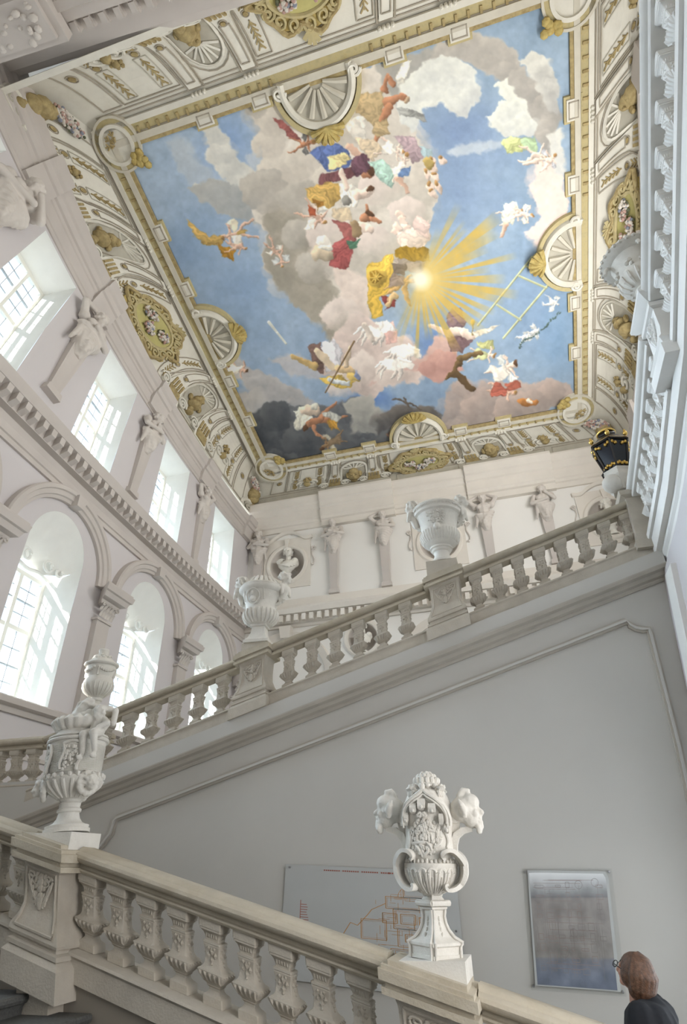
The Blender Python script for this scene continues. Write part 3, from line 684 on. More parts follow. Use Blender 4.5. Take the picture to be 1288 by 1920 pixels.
YY, XX = np.mgrid[0:CH, 0:CW].astype(float); XX += OX; YY += OY
cvs = np.zeros((CH, CW, 3))
q = np.clip((XX-250)/750, 0, 1)[..., None]; r_ = np.clip((YY-200)/600, 0, 1)[..., None]
cvs[:] = (1-q)*np.array([162, 184, 208])+q*np.array([142, 166, 190])
cvs += (r_-.4)*np.array([-14, -14, -12]); cvs += ((N1-.5)*34)[..., None]*np.array([1.1, 1, .8])+((N4-.5)*14)[..., None]
# darker blue passages
def soft(cx, cy, rx, ry, col, a, p=1.0, ang=0.):
    x0, x1, y0, y1 = [int(v) for v in (max(0, cx-OX-2*max(rx, ry)), min(CW, cx-OX+2*max(rx, ry)), max(0, cy-OY-2*max(rx, ry)), min(CH, cy-OY+2*max(rx, ry)))]
    if x1 <= x0 or y1 <= y0: return
    X = XX[y0:y1, x0:x1]-cx+(N1[y0:y1, x0:x1]-.5)*rx*.9; Y = YY[y0:y1, x0:x1]-cy+(N2[y0:y1, x0:x1]-.5)*ry*.9
    c, s = math.cos(ang), math.sin(ang); X, Y = X*c+Y*s, -X*s+Y*c
    m = np.clip(1-np.sqrt((X/rx)**2+(Y/ry)**2), 0, 1)**p*a
    cvs[y0:y1, x0:x1] = cvs[y0:y1, x0:x1]*(1-m[..., None])+np.array(col)*m[..., None]
for a in ((330, 470, 130, 90, (126, 155, 190), .8), (450, 560, 140, 120, (132, 160, 194), .8), (870, 240, 120, 90, (122, 146, 184), 1.), (860, 330, 120, 120, (126, 150, 184), .9), (1000, 560, 90, 160, (122, 152, 188), .6),
          (430, 250, 70, 80, (128, 160, 208), .8), (690, 745, 60, 30, (80, 118, 184), 1.), (820, 640, 60, 50, (88, 124, 188), 1.), (880, 760, 60, 30, (96, 130, 186), 1.), (1050, 620, 60, 120, (114, 150, 186), .7)): soft(*a)
def inside(X, Y, pts):
    n = len(pts); ins = np.zeros(X.shape, bool); d2 = np.full(X.shape, 1e9)
    for i in range(n):
        x1, y1 = pts[i]; x2, y2 = pts[(i+1) % n]
        c = ((y1 > Y) != (y2 > Y)) & (X < (x2-x1)*(Y-y1)/((y2-y1) if y2 != y1 else 1e-9)+x1); ins ^= c
        dx, dy = x2-x1, y2-y1; t = np.clip(((X-x1)*dx+(Y-y1)*dy)/(dx*dx+dy*dy+1e-9), 0, 1)
        d2 = np.minimum(d2, (X-x1-t*dx)**2+(Y-y1-t*dy)**2)
    d = np.sqrt(d2); return np.where(ins, d, -d)
def window(pts, pad):
    xs = [p[0] for p in pts]; ys = [p[1] for p in pts]
    return (slice(max(0, int(min(ys)-OY-pad)), max(0, min(CH, int(max(ys)-OY+pad)))), slice(max(0, int(min(xs)-OX-pad)), max(0, min(CW, int(max(xs)-OX+pad)))))
def cloud(pts, lt, dk, warp=26, edge=5, ang=-2.2, a=1., billow=.9):
    """lt / dk: the two paints of a cloud, modelled by the painter from upper left"""
    w_ = window(pts, warp+edge+4); X = XX[w_]+(N1[w_]-.5)*warp*1.6+(N3[w_]-.5)*warp*1.5; Y = YY[w_]+(N2[w_]-.5)*warp*1.6+(N4[w_]-.5)*warp*.6+(np.roll(N3, 57, 1)[w_]-.5)*warp
    if X.size == 0: return
    d = inside(X, Y, pts); m = np.clip(d/edge+.5, 0, 1); m = m*m*(3-2*m)*a
    gx, gy = math.cos(ang), math.sin(ang); cx = sum(p[0] for p in pts)/len(pts); cy = sum(p[1] for p in pts)/len(pts)
    L = max(40, max(max(p[0] for p in pts)-min(p[0] for p in pts), max(p[1] for p in pts)-min(p[1] for p in pts)))
    sh = .5+((X-cx)*gx+(Y-cy)*gy)/L*.9
    bl = N3[w_]*1.5+N1[w_]*.7-.6; sh = sh+(bl-.5)*.75*billow+(N4[w_]-.5)*.18+np.clip(1-d/14, 0, 1)*.22
    sh = np.clip(sh, 0, 1)[..., None]
    dk = [c+24 if sum(dk) > 330 else c for c in dk]; lt = [min(240, c+14) if sum(lt) > 400 else c for c in lt]; cvs[w_] = cvs[w_]*(1-m[..., None])+(np.array(dk)*(1-sh)+np.array(lt)*sh)*m[..., None]
def billows(pts, lt, dk, ang, n, rmin, rmax):
    xs = [p[0] for p in pts]; ys = [p[1] for p in pts]; k = 0; t = 0
    while k < n and t < n*12:
        t += 1; x, y = R.uniform(min(xs), max(xs)), R.uniform(min(ys), max(ys)); d = float(inside(np.array([[x]]), np.array([[y]]), pts)[0, 0]); r = R.uniform(rmin, rmax)
        if d < r*.35: continue
        k += 1; v = R.uniform(-12, 12); puff(x, y, r, [min(244, c+v+14) for c in lt], [c+v+(16 if sum(dk) > 330 else 0) for c in dk], ang+R.uniform(-.3, .3), R.uniform(.7, .95), R.uniform(.45, .85))
def puff(cx, cy, r, lt, dk, ang=-2.2, asp=1., al=1.):
    pts = [(cx-1.3*r, cy-1.3*r), (cx+1.3*r, cy+1.3*r)]; w_ = window(pts, 4)
    X = XX[w_]-cx+(N3[w_]-.5)*r*.5; Y = (YY[w_]-cy+(np.roll(N3, 57, 1)[w_]-.5)*r*.5)/asp
    if X.size == 0: return
    q = np.sqrt(X*X+Y*Y)/r; m = np.clip((1-q)*r/4, 0, 1); sh = np.clip(.55+(X*math.cos(ang)+Y*math.sin(ang))/r*.55+(N4[w_]-.5)*.25, 0, 1)
    m = np.clip(m*.5, 0, 1)**.8 if al < 1 else m; m = m*np.clip(.15+sh*1.2, 0, 1)*al; cvs[w_] = cvs[w_]*(1-m[..., None])+(np.array(dk)*(1-sh[..., None])+np.array(lt)*sh[..., None])*m[..., None]
_cloud = cloud
def cloud(pts, lt, dk, warp=26, edge=5, ang=-2.2, a=1., billow=.9):
    _cloud(pts, lt, dk, warp, edge, ang, a, billow)
    A_ = abs(sum(pts[i][0]*pts[(i+1) % len(pts)][1]-pts[(i+1) % len(pts)][0]*pts[i][1] for i in range(len(pts))))/2
    if a >= 1: s_ = math.sqrt(A_); billows(pts, lt, dk, ang, int(6+A_/900), s_*.07+4, s_*.15+8)
GL, GD = (214, 207, 192), (150, 143, 130)
cloud([(318, 262), (342, 250), (378, 290), (410, 330), (430, 380), (396, 385), (360, 345), (335, 310)], (178, 186, 192), (150, 164, 180), 22, 14, a=.75)
cloud([(362, 216), (392, 206), (418, 250), (446, 296), (486, 330), (560, 330), (560, 430), (470, 420), (412, 392), (360, 352), (368, 338), (430, 350), (400, 300), (378, 262)], (218, 214, 202), (158, 160, 156), 18, 7)
cloud([(350, 350), (400, 330), (450, 350), (520, 380), (520, 430), (460, 418), (405, 390), (368, 366)], (170, 170, 165), (132, 138, 140), 16, 6)
cloud([(466, 190), (540, 160), (620, 150), (700, 128), (728, 150), (760, 230), (800, 270), (815, 350), (808, 400), (770, 470), (736, 500), (700, 560), (690, 640), (650, 700), (624, 640), (596, 606), (560, 570), (520, 540), (500, 490), (496, 430), (470, 400), (500, 350), (486, 300), (500, 250)], (220, 210, 196), (158, 150, 136), 22, 5)
cloud([(496, 400), (560, 380), (590, 430), (600, 520), (640, 570), (660, 650), (640, 690), (618, 640), (596, 606), (556, 580), (520, 545), (500, 490)], (168, 158, 140), (122, 116, 102), 18, 8, ang=-.6)
cloud([(580, 380), (610, 380), (600, 440), (640, 500), (690, 520), (690, 640), (640, 700), (660, 610), (620, 520), (585, 470)], (226, 208, 194), (184, 166, 152), 12, 8)
cloud([(700, 128), (830, 84), (850, 100), (800, 150), (770, 190), (735, 190)], (168, 164, 154), (138, 136, 130), 16, 8)
cloud([(820, 88), (880, 58), (925, 72), (968, 92), (978, 128), (1040, 180), (1052, 280), (1018, 282), (985, 222), (940, 160), (900, 124), (860, 108), (820, 120), (780, 150)], (186, 178, 166), (134, 130, 124), 16, 6)
cloud([(748, 160), (800, 120), (850, 104), (892, 128), (898, 190), (872, 220), (830, 196), (800, 205), (770, 250), (748, 230)], (220, 220, 208), (172, 174, 172), 16, 5)
cloud([(922, 156), (942, 146), (980, 180), (1012, 226), (1000, 250), (950, 250), (918, 228), (914, 214), (938, 192), (946, 186)], (224, 224, 208), (178, 180, 176), 14, 4)
cloud([(972, 112), (1000, 96), (1030, 112), (1048, 160), (1040, 220), (1000, 150)], (210, 208, 196), (152, 150, 146), 14, 5)
cloud([(838, 282), (880, 262), (925, 258), (950, 264), (900, 282), (850, 290)], (188, 194, 196), (160, 172, 184), 10, 7, a=.8)
cloud([(1000, 300), (1046, 290), (1066, 420), (1050, 476), (1010, 470), (980, 440), (1010, 410), (985, 350)], (226, 202, 188), (196, 178, 170), 14, 6)
cloud([(1026, 250), (1054, 240), (1060, 330), (1040, 320)], (206, 204, 194), (176, 178, 176), 10, 6)
# lower clouds
cloud([(404, 656), (440, 664), (480, 700), (540, 720), (600, 762), (600, 800), (540, 780), (490, 746), (430, 700)], (184, 178, 172), (128, 128, 130), 14, 6)
cloud([(500, 670), (560, 664), (600, 690), (600, 712), (540, 700)], (190, 180, 172), (150, 150, 158), 10, 8, a=.8)
cloud([(430, 730), (480, 726), (510, 760), (480, 780), (440, 770)], (178, 172, 164), (138, 138, 140), 12, 6)
cloud([(620, 640), (660, 580), (700, 600), (770, 640), (800, 690), (780, 720), (720, 720), (700, 750), (650, 730), (600, 700)], (214, 192, 180), (152, 136, 126), 16, 5, ang=-1.2)
cloud([(690, 716), (740, 690), (780, 700), (850, 690), (862, 640), (810, 620), (790, 660), (760, 690)], (206, 168, 154), (158, 122, 112), 14, 5, ang=-1.4)
cloud([(800, 655), (850, 655), (870, 690), (830, 712), (780, 700)], (196, 146, 130), (152, 108, 98), 10, 5, ang=-1.4)
cloud([(440, 775), (480, 764), (540, 770), (600, 760), (660, 740), (700, 760), (700, 880), (520, 880), (490, 840)], (112, 114, 116), (58, 63, 70), 20, 7, ang=-.9)
cloud([(640, 750), (690, 735), (720, 770), (720, 820), (660, 810)], (164, 160, 148), (112, 112, 108), 16, 7, ang=-2.)
cloud([(700, 780), (740, 756), (800, 764), (842, 790), (850, 830), (700, 860)], (120, 112, 104), (66, 68, 72), 18, 7, ang=-1.4)
cloud([(830, 740), (900, 712), (1000, 716), (1030, 712), (1074, 726), (1078, 750), (1010, 780), (950, 800), (850, 826), (800, 810), (820, 780)], (182, 160, 148), (122, 114, 110), 20, 5, ang=-1.5)
for (x, y, r, t) in ((530, 320, 48, 0), (575, 300, 42, 0), (500, 270, 34, 0), (520, 220, 40, 0), (500, 360, 52, 1), (560, 370, 40, 1), (610, 335, 30, 0), (560, 440, 34, 1), (610, 440, 40, 2), (590, 500, 36, 1), (640, 590, 40, 2), (700, 450, 34, 2), (760, 400, 36, 2), (770, 330, 40, 0), (710, 350, 40, 2), (680, 690, 36, 2), (730, 700, 30, 2), (640, 720, 30, 2),
          (1030, 740, 30, 3), (990, 755, 34, 3), (900, 760, 40, 3), (870, 730, 24, 3), (950, 770, 30, 3), (600, 165, 36, 0), (660, 150, 32, 0), (480, 205, 22, 1), (515, 780, 34, 4), (570, 820, 44, 4), (640, 850, 36, 4), (780, 800, 34, 4), (740, 830, 40, 4), (470, 790, 24, 4), (840, 675, 22, 5), (800, 690, 20, 5)):
    a, b = [((226, 216, 200), (184, 174, 160)), ((200, 192, 178), (154, 148, 138)), ((232, 216, 204), (194, 180, 168)), ((190, 168, 156), (134, 124, 118)), ((104, 106, 108), (56, 61, 68)), ((206, 156, 142), (160, 116, 106))][t]
    puff(x, y, r, a, b, -2.3, .85)
def poly(col, pts, fold=.13, ang=None, soft_=1.4):
    w_ = window(pts, 5); X, Y = XX[w_]+(N4[w_]-.5)*4, YY[w_]+(np.roll(N4, 31, 0)[w_]-.5)*4
    if X.size == 0: return
    d = inside(X, Y, pts); m = np.clip(d/soft_+.5, 0, 1)[..., None]
    if ang is None: ang = R.uniform(0, pi)
    fold = min(fold, .16)*.75; ph = (X*math.cos(ang)+Y*math.sin(ang))*.34+N3[w_]*26+N4[w_]*5; ph2 = (X*math.cos(ang+.5)+Y*math.sin(ang+.5))*.8+N3[w_]*30; f = 1.05+fold*np.abs(np.sin(ph*.7))*1.6-fold*.8+fold*.7*np.sin(ph2)*np.clip(np.sin(ph*.35), 0, 1)+fold*.7*np.clip(np.sin(ph*.41+1), -1, 1)+.10*np.clip(-(X-X.mean())/30-(Y-Y.mean())/30, -1, 1)-np.clip(1-d/2.5, 0, 1)*.12
    cvs[w_] = cvs[w_]*(1-m)+np.clip(np.array(col)*f[..., None], 0, 250)*m
def limb(col, x0, y0, x1, y1, r0, r1=None):
    r1 = r0*.7 if r1 is None else r1; w_ = window([(x0, y0), (x1, y1)], max(r0, r1)+4); X, Y = XX[w_], YY[w_]
    if X.size == 0: return
    dx, dy = x1-x0, y1-y0; t = np.clip(((X-x0)*dx+(Y-y0)*dy)/(dx*dx+dy*dy+1e-9), 0, 1); rr = r0+(r1-r0)*t
    ex, ey = X-x0-t*dx, Y-y0-t*dy; d = np.hypot(ex, ey); m = np.clip(rr-d+.6, 0, 1)[..., None]
    f = 1.06-.34*np.clip((ex*.6+ey*.75)/rr+.1, -.5, 1)+(N4[w_]-.5)*.2
    cvs[w_] = cvs[w_]*(1-m)+np.clip(np.array(col)*f[..., None], 0, 250)*m
FL, FP, FB, HR, HB = (208, 170, 146), (222, 198, 180), (178, 122, 88), (96, 66, 44), (170, 128, 76)
RED, BLU, OCH, WHT, GRN, MNT, PUR, PNK, TAN, LIL = (152, 88, 82), (88, 108, 160), (192, 156, 84), (224, 216, 202), (160, 162, 106), (164, 194, 178), (128, 104, 108), (206, 166, 156), (178, 154, 112), (168, 148, 158)
def figure(x, y, ang, s, skin, hair, robe=None, arms=(-.9, .8), legs=(-.25, .35), wing=None):
    s = s*.86
    """a floating generic figure: head at the top of the axis, axis angle ang, height about 6.5 s"""
    c, n = math.cos(ang), math.sin(ang)
    P = lambda u, v: (x+(u*c-v*n)*s, y+(u*n+v*c)*s)
    if wing: 
        for g in (-1, 1): poly(wing, [P(-.2, g*.4), P(.9, g*2.4), P(-.4, g*2.8), P(-1., g*1.6)], .2, ang)
    for l in legs:
        k = P(-2.6, l*4); f = P(-4.2, l*5.5); limb(skin, *P(-.9, l*1.2), *k, s*.42, s*.29); limb(skin, *k, *f, s*.29, s*.15)
    limb(skin, *P(.75, 0), *P(-.9, 0), s*.66, s*.55)
    if robe: poly(robe, [P(.3, -.8), P(.2, .9), P(-1.2, 1.2), P(-2.9, 1.7), P(-3.4, .2), P(-2.4, -1.5), P(-1., -1.)], .2, ang+pi/2)
    for a in arms:
        e = P(.7+.5*abs(math.cos(a*2)), a*1.7); h = P(.7+1.2*math.cos(a*1.7), a*2.7); limb(skin, *P(.7, a*.7), *e, s*.28, s*.22); limb(skin, *e, *h, s*.22, s*.13)
    limb(skin, *P(.9, 0), *P(1.5, 0), s*.3, s*.3); limb(skin, *P(1.75, .05), *P(1.8, .05), s*.52, s*.5); limb(hair, *P(2.05, -.1), *P(2.1, -.2), s*.42, s*.4)
# drapery masses and figures of the cloud bank
poly(TAN, [(655, 178), (716, 170), (720, 230), (700, 240), (668, 210)]); poly(RED, [(508, 222), (530, 226), (560, 250), (566, 268), (545, 262), (528, 240)])
poly(RED, [(602, 195), (630, 168), (660, 186), (640, 205), (622, 204)]); figure(642, 205, -.6, 12, FP, HR, WHT, (-.8, .6)); poly(WHT, [(650, 225), (680, 218), (686, 256), (664, 262), (655, 245)])
figure(592, 224, 2.4, 9, FP, HB, None); figure(572, 268, -.1, 9, FB, HB, None, wing=(110, 108, 104)); poly((214, 200, 178), [(606, 250), (626, 240), (632, 262), (612, 272)])
limb(FB, 720, 168, 726, 140, 5, 4); limb(FB, 726, 190, 742, 184, 10, 8); limb(FB, 728, 200, 712, 240, 8, 6); limb(FB, 712, 240, 700, 268, 6, 4); limb(FB, 752, 178, 756, 180, 7, 6); limb(FB, 740, 160, 730, 142, 5, 4); limb((176, 150, 120), 764, 184, 760, 188, 5, 4)
poly((228, 222, 206), [(742, 150), (752, 118), (772, 110), (764, 132), (750, 166)], .25); poly((150, 150, 144), [(742, 204), (760, 200), (796, 212), (800, 228), (770, 222), (750, 216)], .25); poly(TAN, [(700, 232), (724, 222), (732, 250), (706, 258), (694, 246)])
poly(BLU, [(580, 286), (620, 262), (646, 276), (662, 300), (650, 318), (610, 322)], .3); poly((218, 200, 140), [(612, 296), (640, 284), (660, 296), (640, 316), (618, 318)], .3); poly((112, 72, 74), [(600, 330), (660, 312), (690, 300), (692, 316), (640, 336), (594, 350)], .2)
limb(FL, 652, 272, 684, 300, 7, 6); limb(FB, 684, 324, 690, 326, 9, 8); limb(HR, 692, 318, 696, 322, 7, 6); poly((104, 72, 84), [(664, 290), (694, 290), (692, 316), (668, 330), (656, 316)], .2)
poly((206, 186, 156), [(666, 256), (700, 258), (716, 280), (700, 300), (676, 282)]); figure(742, 280, .3, 10, FP, HB, WHT); poly((172, 148, 152), [(736, 256), (776, 254), (792, 290), (774, 308), (756, 276)])
poly(MNT, [(690, 302), (716, 296), (740, 322), (736, 350), (716, 340), (700, 320)], .2); figure(754, 306, -.9, 10, FP, HB, WHT, (-.9, .3), (.1, .5)); poly((104, 134, 178), [(744, 322), (770, 312), (768, 330), (748, 336)]); limb(FL, 746, 332, 764, 362, 5, 3)
poly((164, 186, 190), [(786, 272), (812, 280), (808, 296), (792, 300)]); 
for (x, y) in ((806, 300), (826, 300), (812, 312), (800, 326), (816, 330), (804, 346), (820, 348), (808, 360)): limb(FP, x, y, x+4, y+5, 7, 6); limb(HB, x-2, y-4, x-1, y-5, 4, 4)
limb((186, 160, 90), 798, 302, 804, 308, 10, 9)
poly(OCH, [(572, 352), (612, 342), (634, 344), (642, 370), (616, 392), (590, 380), (574, 370)], .3); poly((160, 112, 44), [(588, 372), (606, 378), (604, 404), (596, 400)], .2); poly(WHT, [(634, 344), (660, 342), (676, 362), (668, 384), (640, 388)], .15); limb(FP, 672, 362, 690, 360, 11, 9); limb(FP, 650, 350, 640, 322, 6, 5); limb(FP, 684, 358, 688, 358, 9, 8); limb(HR, 692, 352, 696, 354, 5, 4); limb((130, 126, 118), 648, 374, 650, 374, 9, 8)
poly((202, 182, 150), [(626, 390), (656, 388), (662, 410), (640, 416), (624, 404)]); figure(594, 408, .7, 11, FL, HB, None, wing=WHT); poly((186, 92, 58), [(574, 382), (590, 392), (592, 404), (580, 404)])
poly(RED, [(624, 412), (650, 416), (676, 430), (664, 452), (640, 440)], .25); poly((160, 80, 78), [(624, 452), (652, 440), (664, 470), (654, 500), (634, 506), (618, 500)], .3); poly((74, 112, 88), [(650, 452), (676, 446), (672, 462), (656, 468)], .2)
limb(FB, 684, 410, 694, 402, 9, 8); limb(FB, 690, 404, 686, 386, 5, 4); limb(FB, 696, 410, 710, 416, 5, 4); limb(HR, 690, 398, 697, 402, 6, 5); limb(FP, 672, 424, 690, 428, 9, 8); limb(FP, 692, 428, 696, 430, 8, 7); limb((150, 126, 92), 664, 418, 668, 436, 8, 8); limb(WHT, 604, 452, 614, 462, 12, 10); limb((196, 178, 150), 598, 474, 612, 476, 15, 14); limb((222, 216, 200), 600, 462, 618, 462, 5, 5)
# cherubs in the open sky
poly(OCH, [(348, 414), (378, 430), (388, 444), (420, 440), (416, 460), (392, 462), (370, 450)], .25); poly((170, 122, 40), [(410, 458), (430, 462), (440, 470), (438, 488), (414, 480)], .2); figure(438, 440, 2.9, 12, FL, HB, None, wing=(226, 216, 190)); figure(446, 464, .2, 7, FL, HB, None); poly(WHT, [(436, 442), (456, 438), (454, 456), (440, 458)], .1); poly(OCH, [(446, 430), (466, 430), (460, 440), (446, 440)])
figure(514, 468, 1.0, 7, FL, HB, None, wing=(224, 218, 204)); figure(526, 486, 1.4, 7, FL, HB, None, wing=(214, 216, 212))
for (x, y) in ((748, 402), (754, 412), (742, 424), (760, 424), (738, 432)): limb(FP, x, y, x+5, y+5, 6, 6)
# shrouds, chariot and driver by the sunburst
poly((226, 206, 190), [(744, 434), (786, 426), (800, 408), (806, 440), (792, 466), (800, 476), (770, 470), (742, 458)], .12); poly((216, 190, 178), [(770, 424), (784, 402), (806, 420), (800, 446)], .1); poly((150, 138, 134), [(736, 488), (764, 484), (806, 494), (782, 512), (760, 506)], .2)
poly((150, 116, 30), [(738, 470), (760, 458), (804, 466), (806, 492), (770, 492), (742, 484)], .2); poly((214, 174, 66), [(690, 496), (720, 480), (738, 478), (740, 540), (712, 556), (718, 590), (696, 594), (690, 560), (686, 520)], .25, .6)
limb((206, 168, 70), 704, 518, 706, 520, 18, 18); limb((150, 112, 32), 705, 519, 706, 519, 12, 12)
for k in range(8): limb((214, 178, 80), 705, 519, 705+11*math.cos(k*pi/4), 519+11*math.sin(k*pi/4), 1.4, 1.2)
poly((108, 96, 92), [(734, 494), (762, 498), (760, 516), (738, 512)], .2); figure(756, 524, .05, 10, (190, 150, 92), HR, (136, 118, 112), (.9, -.5), (.4, .7)); limb((190, 150, 92), 758, 536, 766, 568, 5, 4); poly((126, 52, 50), [(716, 552), (742, 560), (738, 576), (722, 578)], .2); limb((200, 168, 120), 740, 550, 724, 572, 5, 4)
# horses
for (x, y) in ((756, 660), (740, 684), (704, 622)):
    HW, HS = (230, 224, 214), (200, 190, 180)
    poly(HW, [(x-26, y-8), (x-10, y-13), (x+8, y-11), (x+16, y-15), (x+28, y-8), (x+34, y+4), (x+30, y+10), (x+22, y+3), (x+14, y+6), (x+2, y+10), (x-14, y+8), (x-26, y+4)], .08)
    for (dx, dy, ex, ey) in ((-22, 4, -34, 18), (-16, 6, -26, 26), (6, 8, -4, 26), (12, 6, 8, 28)): limb(HS, x+dx, y+dy, x+ex, y+ey, 3.4, 1.6)
    limb((246, 240, 230), x+10, y-13, x+28, y-6, 3.5, 2.5); limb((244, 238, 228), x-26, y-4, x-38, y+2, 3, 1.5)
poly((222, 178, 166), [(714, 610), (738, 600), (746, 640), (724, 644)], .12); poly((232, 226, 216), [(700, 604), (724, 598), (744, 618), (716, 622)], .2); limb((200, 186, 172), 684, 612, 700, 640, 6, 4)
# warrior figure and falling figures
poly((108, 84, 76), [(576, 650), (600, 640), (612, 660), (606, 700), (586, 690)], .2); poly((208, 204, 206), [(604, 640), (624, 634), (642, 660), (638, 688), (612, 698)], .3); limb((210, 190, 160), 596, 660, 624, 690, 8, 6); limb((196, 164, 104), 548, 668, 588, 686, 4, 7); limb((206, 176, 130), 634, 690, 656, 696, 9, 8); limb((214, 190, 160), 648, 684, 654, 652, 5, 4); limb((206, 176, 96), 660, 706, 666, 708, 9, 8); limb((126, 138, 170), 666, 700, 670, 706, 5, 5)
poly((196, 164, 74), [(594, 708), (612, 706), (640, 704), (664, 718), (640, 728), (612, 722)], .3); limb((196, 200, 200), 616, 714, 650, 716, 4, 4)
figure(592, 788, 2.6, 14, FB, HR, None, (-1.1, .9), (-.35, .15)); poly((190, 140, 54), [(612, 788), (632, 784), (634, 806), (620, 806)], .2); poly((216, 212, 194), [(552, 768), (574, 764), (586, 782), (560, 808), (552, 800)], .2); poly((178, 178, 168), [(600, 776), (620, 768), (640, 782), (630, 792)], .2); limb((214, 192, 168), 570, 766, 592, 768, 9, 8); limb((200, 196, 180), 586, 762, 590, 762, 5, 5)
figure(618, 832, 2.7, 9, (150, 118, 84), HR, (140, 118, 90), wing=(190, 182, 160)); figure(448, 692, .2, 9, FL, HR, WHT, legs=(-.4, .5)); figure(412, 682, .2, 8, FP, HB, WHT); limb((170, 124, 60), 424, 680, 428, 660, 3, 2)
# group on the right
poly(PUR, [(836, 590), (848, 574), (866, 580), (872, 606), (858, 628), (842, 620)], .25); poly((118, 92, 94), [(836, 622), (862, 620), (884, 640), (868, 660), (842, 658)], .25); limb(FP, 806, 608, 842, 626, 4, 7); limb(FP, 848, 622, 866, 624, 8, 8); limb(FP, 872, 626, 884, 632, 8, 6); poly((214, 204, 184), [(884, 624), (910, 612), (938, 608), (920, 620), (890, 632)], .25); limb((150, 132, 80), 886, 628, 887, 604, 1.2, 1.2); limb((196, 168, 72), 887, 602, 887, 601, 4, 4)
poly((176, 176, 116), [(892, 642), (922, 634), (926, 652), (900, 652)], .2); figure(912, 664, .1, 9, FP, HB, (190, 194, 140)); limb((108, 84, 52), 862, 678, 836, 710, 6, 3); limb((96, 74, 46), 850, 700, 884, 728, 8, 5); limb((120, 96, 60), 860, 672, 900, 660, 6, 4)
figure(950, 690, -.5, 12, FP, HR, WHT, wing=(208, 210, 204)); figure(948, 734, .15, 10, FL, HB, (176, 92, 74), legs=(-.2, .1)); poly((172, 92, 72), [(944, 716), (968, 714), (976, 726), (952, 732)], .2); limb((182, 118, 60), 980, 752, 1004, 754, 7, 6); limb((230, 210, 190), 990, 750, 996, 752, 4, 4)
for (x, y, a, s) in ((1036, 568, .4, 6), (1000, 622, -.5, 6), (986, 632, -.5, 5)): figure(x, y, a, s, (212, 210, 204), (176, 176, 172), None, wing=(206, 208, 204))
for k in range(26): limb((70, 92, 84), 970+k*3.2+R.uniform(-2, 2), 652-k*2.6+R.uniform(-3, 3), 971+k*3.2, 652-k*2.6, 1.4, 1.2)
poly((226, 222, 200), [(942, 384), (966, 374), (974, 400), (960, 420), (944, 412)], .15); figure(962, 400, -.3, 9, FP, HB, (228, 224, 204)); figure(984, 402, .2, 8, FP, HB, None, wing=(226, 216, 196)); limb(FL, 946, 420, 942, 438, 5, 4)
for k in range(20): limb((60, 70, 80), 958+R.uniform(-8, 24), 436+R.uniform(-4, 24), 959, 440, 1.2, 1.0) if False else None
poly((190, 196, 132), [(936, 266), (960, 256), (990, 262), (980, 284), (950, 286)], .2); poly((160, 182, 142), [(976, 262), (1004, 258), (1006, 284), (984, 284)], .2); figure(1008, 290, .1, 10, FP, HB, None); figure(1030, 296, -.5, 8, FP, HB, None, wing=(176, 176, 180)); limb(FP, 1006, 300, 982, 306, 6, 4)
poly((120, 96, 84), [(724, 812), (740, 800), (756, 808), (748, 824), (732, 824)], .3); poly((110, 76, 62), [(766, 796), (790, 802), (798, 812), (776, 812)], .3); limb((96, 86, 76), 736, 746, 790, 764, 2, 1.5); limb((96, 86, 76), 756, 744, 764, 762, 2, 1.4)
# zodiac band drawn as a ladder of pale lines
N5, N6 = fbm(16, 51, 3), fbm(16, 61, 3); N7 = fbm(7, 71, 2)
wx = np.clip(XX-OX+(N5-.5)*12+(N7-.5)*3, 0, CW-1).astype(int); wy = np.clip(YY-OY+(N6-.5)*12+(np.roll(N7, 41, 1)-.5)*4, 0, CH-1).astype(int)
cvs = cvs[wy, wx]; cvs = (cvs*2+np.roll(cvs, 1, 0)+np.roll(cvs, 1, 1))/4; cvs = cvs*(1+((N7-.5)*.06)[..., None])
for (a, b) in (((998, 482), (896, 610)), ((1050, 508), (944, 634)), ((988, 500), (1036, 526)), ((974, 518), (1024, 540)), ((932, 572), (976, 600))): limb((176, 180, 138), *a, *b, 2.0, 2.0)
limb((206, 208, 196), 504, 604, 520, 624, 3, 2); limb((206, 208, 196), 520, 624, 536, 644, 2, 2)
limb((120, 94, 62), 664, 640, 610, 736, 1.6, 1.1)
# sunburst
sx, sy_ = 788, 524
D = np.hypot(XX-sx, YY-sy_); A = np.arctan2(YY-sy_, XX-sx)
ray_ = np.zeros_like(D)
for k in range(25):
    a = -1.22+k*.135+R.uniform(-.03, .03); wd = R.uniform(.03, .07); ln = R.uniform(105, 170)*(1.15 if -.9 < a < .7 else .95)
    da = np.abs((A-a+pi) % (2*pi)-pi); ray_ = np.maximum(ray_, np.clip((wd-da)/.018+.4, 0, 1)*np.clip((ln-D)/55, 0, 1))
msk = np.clip(np.cos(A-.35)*1.6+.5, 0, 1)
m = (ray_*msk*.85*(.8+.4*N4))[..., None]; m = np.clip(m, 0, 1); cvs[:] = cvs*(1-m)+np.array([206, 170, 72])*m
for rad, col, am in ((95, (214, 180, 92), .8), (60, (228, 200, 118), .9), (26, (244, 236, 206), 1.)):
    m = np.clip(1-D/rad, 0, 1)**1.1*am; m = np.clip(m*1.5, 0, am)*np.clip(msk+.25, 0, 1) if rad > 30 else np.clip(m*1.6, 0, 1); cvs[:] = cvs*(1-m[..., None])+np.array(col)*m[..., None]
gm = cvs.mean(2, keepdims=True); cvs = gm+(cvs-gm)*.86; cvs = np.clip(cvs+((N4-.5)*10)[..., None], 8, 250)
